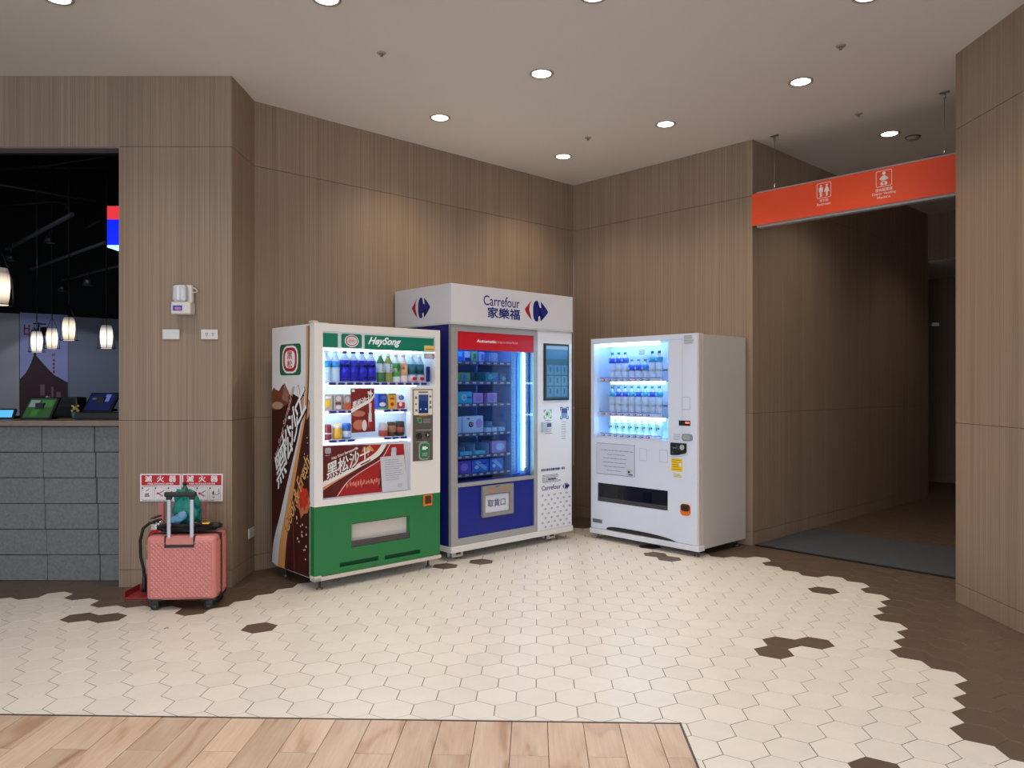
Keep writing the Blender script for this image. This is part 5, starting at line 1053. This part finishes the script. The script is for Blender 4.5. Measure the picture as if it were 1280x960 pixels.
tube('handle_loop', [(.05, -.04, .178), (.085, -.045, .168), (.100, -.045, .150), (.085, -.045, .140), (.060, -.04, .145)], .0045, OFFW, t, 6)
t = boxes('blank_cover_plate', [wb(.578, .695, .001, .012, 1.721, 1.790)], pm((210, 212, 214)), bev=.003); tag(t, 'blank white wall plate, left below the sanitizer dispenser', 'wall plate')
t = empty('wall_socket', (-3+.903, YL, 1.755), 0, 'white double socket plate, right below the sanitizer dispenser', 'socket')
boxes('cover_plate', [(-.058, .058, -.012, -.001, -.034, .034)], pm((208, 206, 204)), t, bev=.003); polys('socket_slots', Fr((0, -.012, 0), (1, 0, 0), (0, 0, 1), (0, -1, 0)), [R(x+a, x+a+.004, -.002, .010) for x in (-.024, .018) for a in (0, .010)]+[EL(x+.007, -.010, .004, .003, 8) for x in (-.024, .018)], .0003, DGREY, t)
bm = bmesh.new(); add_box(bm, 0, .010, 0, .115, 0, .072, .003); tg = obj('low_wall_plate', bm, pm((206, 202, 196)), None, (XL+.001, 5.625, .270)); tag(tg, 'small white wall plate low on the column side near the cola machine', 'wall plate')
t = empty('plug_socket', uv(-.30, .002, .30), ANG, 'small wall socket with a plug between the two right machines', 'socket')
boxes('cover_plate', [(-.05, .05, -.012, -.001, -.06, .06)], pm((150, 136, 124)), t, bev=.003); boxes('plug', [(-.018, .018, -.05, -.012, -.025, .01)], BLACK, t, bev=.004); tube('flex', [(0, -.05, -.01), (-.05, -.07, -.09), (-.25, -.06, -.12), (-.45, -.04, -.10)], .005, BLACK, t, 6)
# fire extinguisher signs
for sx0, lab in ((.422, 'left red and white fire extinguisher sign above the suitcase'), (.711, 'right red and white fire extinguisher sign above the suitcase')):
    t = empty('fire_extinguisher_sign', (-3+sx0, YL, .598), 0, lab, 'sign', 'fire extinguisher signs on the column')
    boxes('sign_board', [(0, .284, -.010, -.001, 0, .190)], Wt, t, bev=.001)
    f = Fr((0, -.010, 0), (1, 0, 0), (0, 0, 1), (0, -1, 0)); poly('sign_red_band', f, R(.011, .280-.005, .112, .182), .0004, RED, t)
    text('sign_lettering', f, '滅', .060, .156, .048, .042, .0014, WHITEM, t, bold=.03); text('sign_lettering', f, '火', .142, .156, .048, .042, .0014, WHITEM, t, bold=.03); text('sign_lettering', f, '器', .226, .156, .048, .042, .0014, WHITEM, t, bold=.03)
    text('sign_lettering', f, 'FIRE EXTINGUISHER', .144, .122, .180, .011, .0014, WHITEM, t, bold=.015)
    for k in range(3):
        x0 = .012+k*.090; bm = bmesh.new()
        for q in (R(x0, x0+.078, .010, .0115), R(x0, x0+.0015, .010, .100), R(x0, x0+.078, .0985, .100), R(x0+.0765, x0+.078, .010, .100)): add_poly(bm, f, q, .0004, .0004)
        obj('picture_frame', bm, GREY, t)
        poly('step_number', f, R(x0+.002, x0+.010, .086, .096), .0006, INK, t)
        if k == 0: polys('picture_hand', f, [band([(x0+.02, .035), (x0+.055, .038)], .006), band([(x0+.022, .05), (x0+.05, .055)], .005), band([(x0+.03, .07), (x0+.05, .085)], .004)], .0006, INK, t); polys('picture_red', f, [band([(x0+.02, .042), (x0+.05, .047)], .005)], .0010, RED, t)
        if k == 1: polys('picture_hand', f, [band([(x0+.03, .055), (x0+.065, .075)], .007), band([(x0+.03, .05), (x0+.06, .04)], .004)], .0006, GREY, t); polys('picture_red', f, [EL(x0+.022, .055, .009, .007, 10), band([(x0+.03, .052), (x0+.052, .033)], .004)], .0010, RED, t)
        if k == 2: polys('picture_hand', f, [EL(x0+.026, .058, .006, .014, 10), band([(x0+.02, .035), (x0+.03, .025), (x0+.036, .034)], .005), R(x0+.062, x0+.068, .08, .086), R(x0+.058, x0+.072, .068, .072), R(x0+.058, x0+.072, .055, .059), band([(x0+.034, .05), (x0+.052, .045), (x0+.066, .05)], .003)], .0006, INK, t); polys('picture_red', f, [EL(x0+.030, .064, .004, .007, 8)], .0012, RED, t)
    lines('sign_print', f, .014, .270, .003, .009, 1, .0004, GREY, t, .003, 21); lines('sign_print', f, .014, .12, .102, .110, 1, .0004, RED, t, .003, 22)
# extinguishers in their stand
RE = mat('extinguisher_red', rgb(176, 28, 36), .35, coat=.3)
st = empty('extinguisher_stand', (-2.32, 5.10, 0), 0, 'red metal floor stand behind the pink suitcase', 'stand')
bm = bmesh.new(); add_box(bm, -.22, .22, -.10, .11, 0, .012, .003); add_box(bm, -.22, .22, .10, .11, 0, .05, .002)
bm2 = bmesh.new(); 
obj('base_tray', bm, mat('stand_red', rgb(150, 44, 48), .5), st)
for v in (-.22, .214): boxes('tray_end', [(v, v+.006, -.10, .11, .0, .05)], MATS['stand_red'], st)
for x in (-.075, .235): pass
boxes('stand_post', [(-.090, -.052, .10, .118, .01, .60)], mat('post_red', rgb(180, 106, 110), .5), st); boxes('stand_post', [(.205, .228, .10, .118, .01, .60)], MATS['post_red'], st)
for x, lab in ((-2.352, 'left red fire extinguisher with a black hose in the floor stand'), (-2.19, 'right fire extinguisher hidden behind the pink suitcase')):
    t = empty('fire_extinguisher', (x, 5.09, .013), 0, lab, 'fire extinguisher', 'fire extinguishers in the stand')
    lathe('cylinder', [(.065, 0), (.074, .012), (.074, .36), (.06, .41), (.024, .435), (.020, .45)], RE, t, 24)
    poly('cylinder_label', Fr((0, -.0745, 0), (1, 0, 0), (0, 0, 1), (0, -1, 0)), R(-.03, .03, .12, .28), .0002, Wt, t)
    link('label_band', cached(('label_band', 'ext'), lambda bm: add_lathe(bm, [(.0748, .14), (.0748, .24)], 24), Wt), t); link('label_band', cached(('label_band', 'ext2'), lambda bm: add_lathe(bm, [(.0748, .30), (.0748, .335)], 24), YELLOW), t)
    bm = bmesh.new(); add_lathe(bm, [(.020, .445), (.024, .455), (.022, .485), (.010, .49)], 12); obj('valve', bm, CHROME, t)
    bm = bmesh.new(); add_box(bm, -.012, .012, -.11, .02, .488, .498, .002); add_box(bm, -.012, .012, -.10, .02, .515, .523, .002); obj('lever', bm, BLACK, t)
    hs = [(-.02, 0, .47), (-.055, -.01, .475), (-.095, -.02, .44), (-.115, -.02, .36), (-.112, -.02, .25), (-.092, -.02, .17), (-.088, -.02, .10)] if x < -2.3 else [(.02, 0, .47), (.06, 0, .46), (.088, 0, .40), (.092, 0, .2)]
    tube('hose', hs, .010, RUBBER, t, 8)
    c = hs[-1]; lathe('nozzle', [(.011, .04), (.014, .0), (.013, -.05), (.018, -.08)], BLACK, t, 10, c=c)

# ------------------------------------------------------------------ suitcase
PINK = mat('pink_shell', rgb(200, 122, 116), .36, coat=.15)
def ridge(v):
    f = abs((v % 1)-.5); return max(0, 1-f*4.2)
def quilt(name, P, nu, nv, lu, lv, amp=.0042, pitch=.0290):
    """diamond quilting: a fine grid whose crossing ribs stand proud"""
    bm = bmesh.new(); g = []
    for i in range(nu+1):
        row = []
        for j in range(nv+1):
            a, b = lu*i/nu, lv*j/nv; e = min(a, lu-a, b, lv-b)
            h = max(ridge((a+b)/pitch), ridge((a-b)/pitch))*amp*min(1, e/.006)
            row.append(bm.verts.new(P(a, b, h)))
        g.append(row)
    for i in range(nu):
        for j in range(nv):
            f = bm.faces.new((g[i][j], g[i+1][j], g[i+1][j+1], g[i][j+1])); f.smooth = True
    o = obj(name, bm, PINK, sc)
    md = o.modifiers.new('thick', 'SOLIDIFY'); md.thickness = .002; md.offset = 0
    return o
PINKS = mat('pink_smooth', rgb(200, 122, 116), .33, coat=.15)
sc = empty('suitcase', (-2.068, 4.87, 0), .06, 'pink hard shell suitcase with raised handle in front of the column', 'suitcase')
def rshell(name, x0, x1, y0, y1, z0, z1, bev, m, seg=5):
    bm = bmesh.new(); add_box(bm, x0, x1, y0, y1, z0, z1, bev, seg)
    for f in bm.faces: f.smooth = True
    return obj(name, bm, m, sc)
rshell('front_shell', -.212, .212, -.115, -.012, .062, .462, .030, PINKS); rshell('back_shell', -.212, .212, .004, .112, .062, .462, .030, PINKS)
quilt('quilted_face', lambda a, b, h: (-.188+a, -.1165-h, .080+b), 125, 118, .376, .352)
quilt('quilted_side', lambda a, b, h: (.2135+h, -.088+a, .095+b), 20, 110, .058, .33); quilt('quilted_side', lambda a, b, h: (.2135+h, .026+a, .095+b), 20, 110, .058, .33)
rshell('zip_band', -.2145, .2145, -.022, .012, .060, .4645, .012, mat('zip_dark', rgb(42, 24, 26), .6), 3)
boxes('handle_recess', [(-.100, .085, -.121, -.060, .392, .400), (-.100, -.090, -.121, -.06, .392, .462), (.075, .085, -.121, -.06, .392, .462)], BLACK, sc, bev=.003)
boxes('handle_plate', [(-.098, .083, -.123, -.105, .392, .412)], BLACK, sc, bev=.004)
boxes('smooth_inset', [(-.088, .073, -.1225, -.11, .412, .455)], PINKS, sc)
for x in (-.073, .066): 
    bm = bmesh.new(); add_box(bm, x-.011, x+.011, -.119, -.105, .40, .715, .003); obj('handle_tube', bm, mat('tube_alu', rgb(196, 200, 210), .3, metal=.7), sc)
bm = bmesh.new(); add_box(bm, -.100, .092, -.128, -.096, .708, .738, .010, 3); add_box(bm, -.088, -.058, -.124, -.10, .690, .712, .003); add_box(bm, .051, .081, -.124, -.10, .690, .712, .003); obj('handle_grip', bm, BLACK, sc)
for sx in (-1, 1):
    for sy in (-1, 1):
        x, y = sx*.165, sy*.080
        hb = bmesh.new(); add_box(hb, x-.045, x+.045, y-.030, y+.030, .056, .076, .006); add_box(hb, x-.020, x+.026, y-.028, y+.028, .030, .060, .006)
        h_ = obj('wheel_housing', hb, BLACK, sc)
        bm = bmesh.new()
        for dy in (-.022, .006): add_tube(bm, [(x, y+dy, .027), (x, y+dy+.016, .027)], .027, 20, smooth=False)
        obj('wheel', bm, RUBBER, h_)
        bm = bmesh.new(); add_tube(bm, [(x, y-.0235, .027), (x, y-.021, .027)], .013, 14); obj('wheel_hub', bm, DGREY, h_)
# black bag, teal bag, blue pouch
def blob(name, loc, rx, ry, rz_, m, parent=None, seed=1, amp=.12, sub=3, fn=None, fr=6):
    bm = bmesh.new(); bmesh.ops.create_icosphere(bm, subdivisions=sub, radius=1)
    from mathutils import noise
    for v in bm.verts:
        n = noise.noise(v.co*1.7+Vector((seed*3.1, 0, 0)))*amp + noise.noise(v.co*fr+Vector((0, seed*2.3, 0)))*amp*.5
        c = v.co*(1+n); c = Vector((c.x*rx, c.y*ry, c.z*rz_))
        if fn: c = fn(c)
        v.co = c
    for f in bm.faces: f.smooth = True
    return obj(name, bm, m, parent, loc)
bb = empty('black_bag', (-2.075, 4.90, .467), .05, 'flat black folded bag lying on top of the pink suitcase', 'bag')
blob('bag_body', (0, 0, .026), .185, .085, .030, mat('black_fabric', rgb(26, 26, 30), .85), bb, 3, .25, 4, lambda c: Vector((c.x, c.y, max(c.z, -.025))))
tube('bag_strap', [(-.16, -.05, .04), (-.10, -.08, .058), (0, -.09, .05), (.09, -.08, .06), (.19, -.04, .052), (.20, .02, .035)], .011, MATS['black_fabric'], bb, 8)
boxes('bag_buckle', [(.165, .21, -.055, -.02, .035, .062)], BLACK, bb, bev=.006); boxes('bag_buckle', [(-.215, -.175, -.06, -.03, .02, .055)], CHROME, bb, bev=.006)
boxes('yellow_tag', [(.055, .155, -.080, -.05, .058, .066)], YELLOW, bb, bev=.002)
TEAL = mat('teal_plastic', rgb(14, 124, 116), .42, bump=.5, bscale=28)
tb = empty('teal_shopping_bag', (-2.095, 4.93, .51), 0, 'teal plastic shopping bag with knotted handles on the black bag', 'bag')
def bagf(c):
    z = c.z/.10
    k = 1.0 if z < 0 else max(.55, 1-z*.35)
    return Vector((c.x*k, c.y*k, c.z if c.z > -.085 else -.085))
blob('bag_body', (0, 0, .085), .098, .062, .105, TEAL, tb, 7, .22, 4, bagf, 5)
bm = bmesh.new()
add_tube(bm, [(-.055, -.01, .14), (-.062, -.015, .185), (-.045, -.02, .212), (-.018, -.02, .210), (-.005, -.015, .180), (-.015, -.01, .14)], [.020, .020, .016, .015, .018, .022], 8)
add_tube(bm, [(.010, -.01, .13), (.010, -.015, .185), (.028, -.02, .215), (.048, -.02, .200), (.062, -.015, .165), (.075, -.01, .11)], [.018, .017, .014, .014, .017, .024], 8)
obj('bag_handles', bm, TEAL, tb)
bt = empty('drink_bottle', (-2.135, 4.985, .56), 0, 'dark capped bottle poking out of the teal shopping bag', 'bottle'); bottle(bt, .21, .03, pm((60, 90, 84)), BLACK, [(.4, .6, pm((60, 110, 100)))])
pc = empty('blue_pouch', (-2.135, 4.845, .520), 0, 'crumpled light blue pouch in front of the teal bag', 'pouch')
blob('pouch_body', (0, 0, .024), .060, .026, .030, mat('pouch_blue', rgb(90, 150, 190), .6), pc, 12, .3, 3, lambda c: Vector((c.x, c.y, c.z+c.x*.35)), 7); blob('pouch_flap', (.045, -.004, .056), .030, .018, .028, mat('pouch_blue2', rgb(110, 160, 200), .6), pc, 15, .25, 3)
bpy.context.view_layer.update()
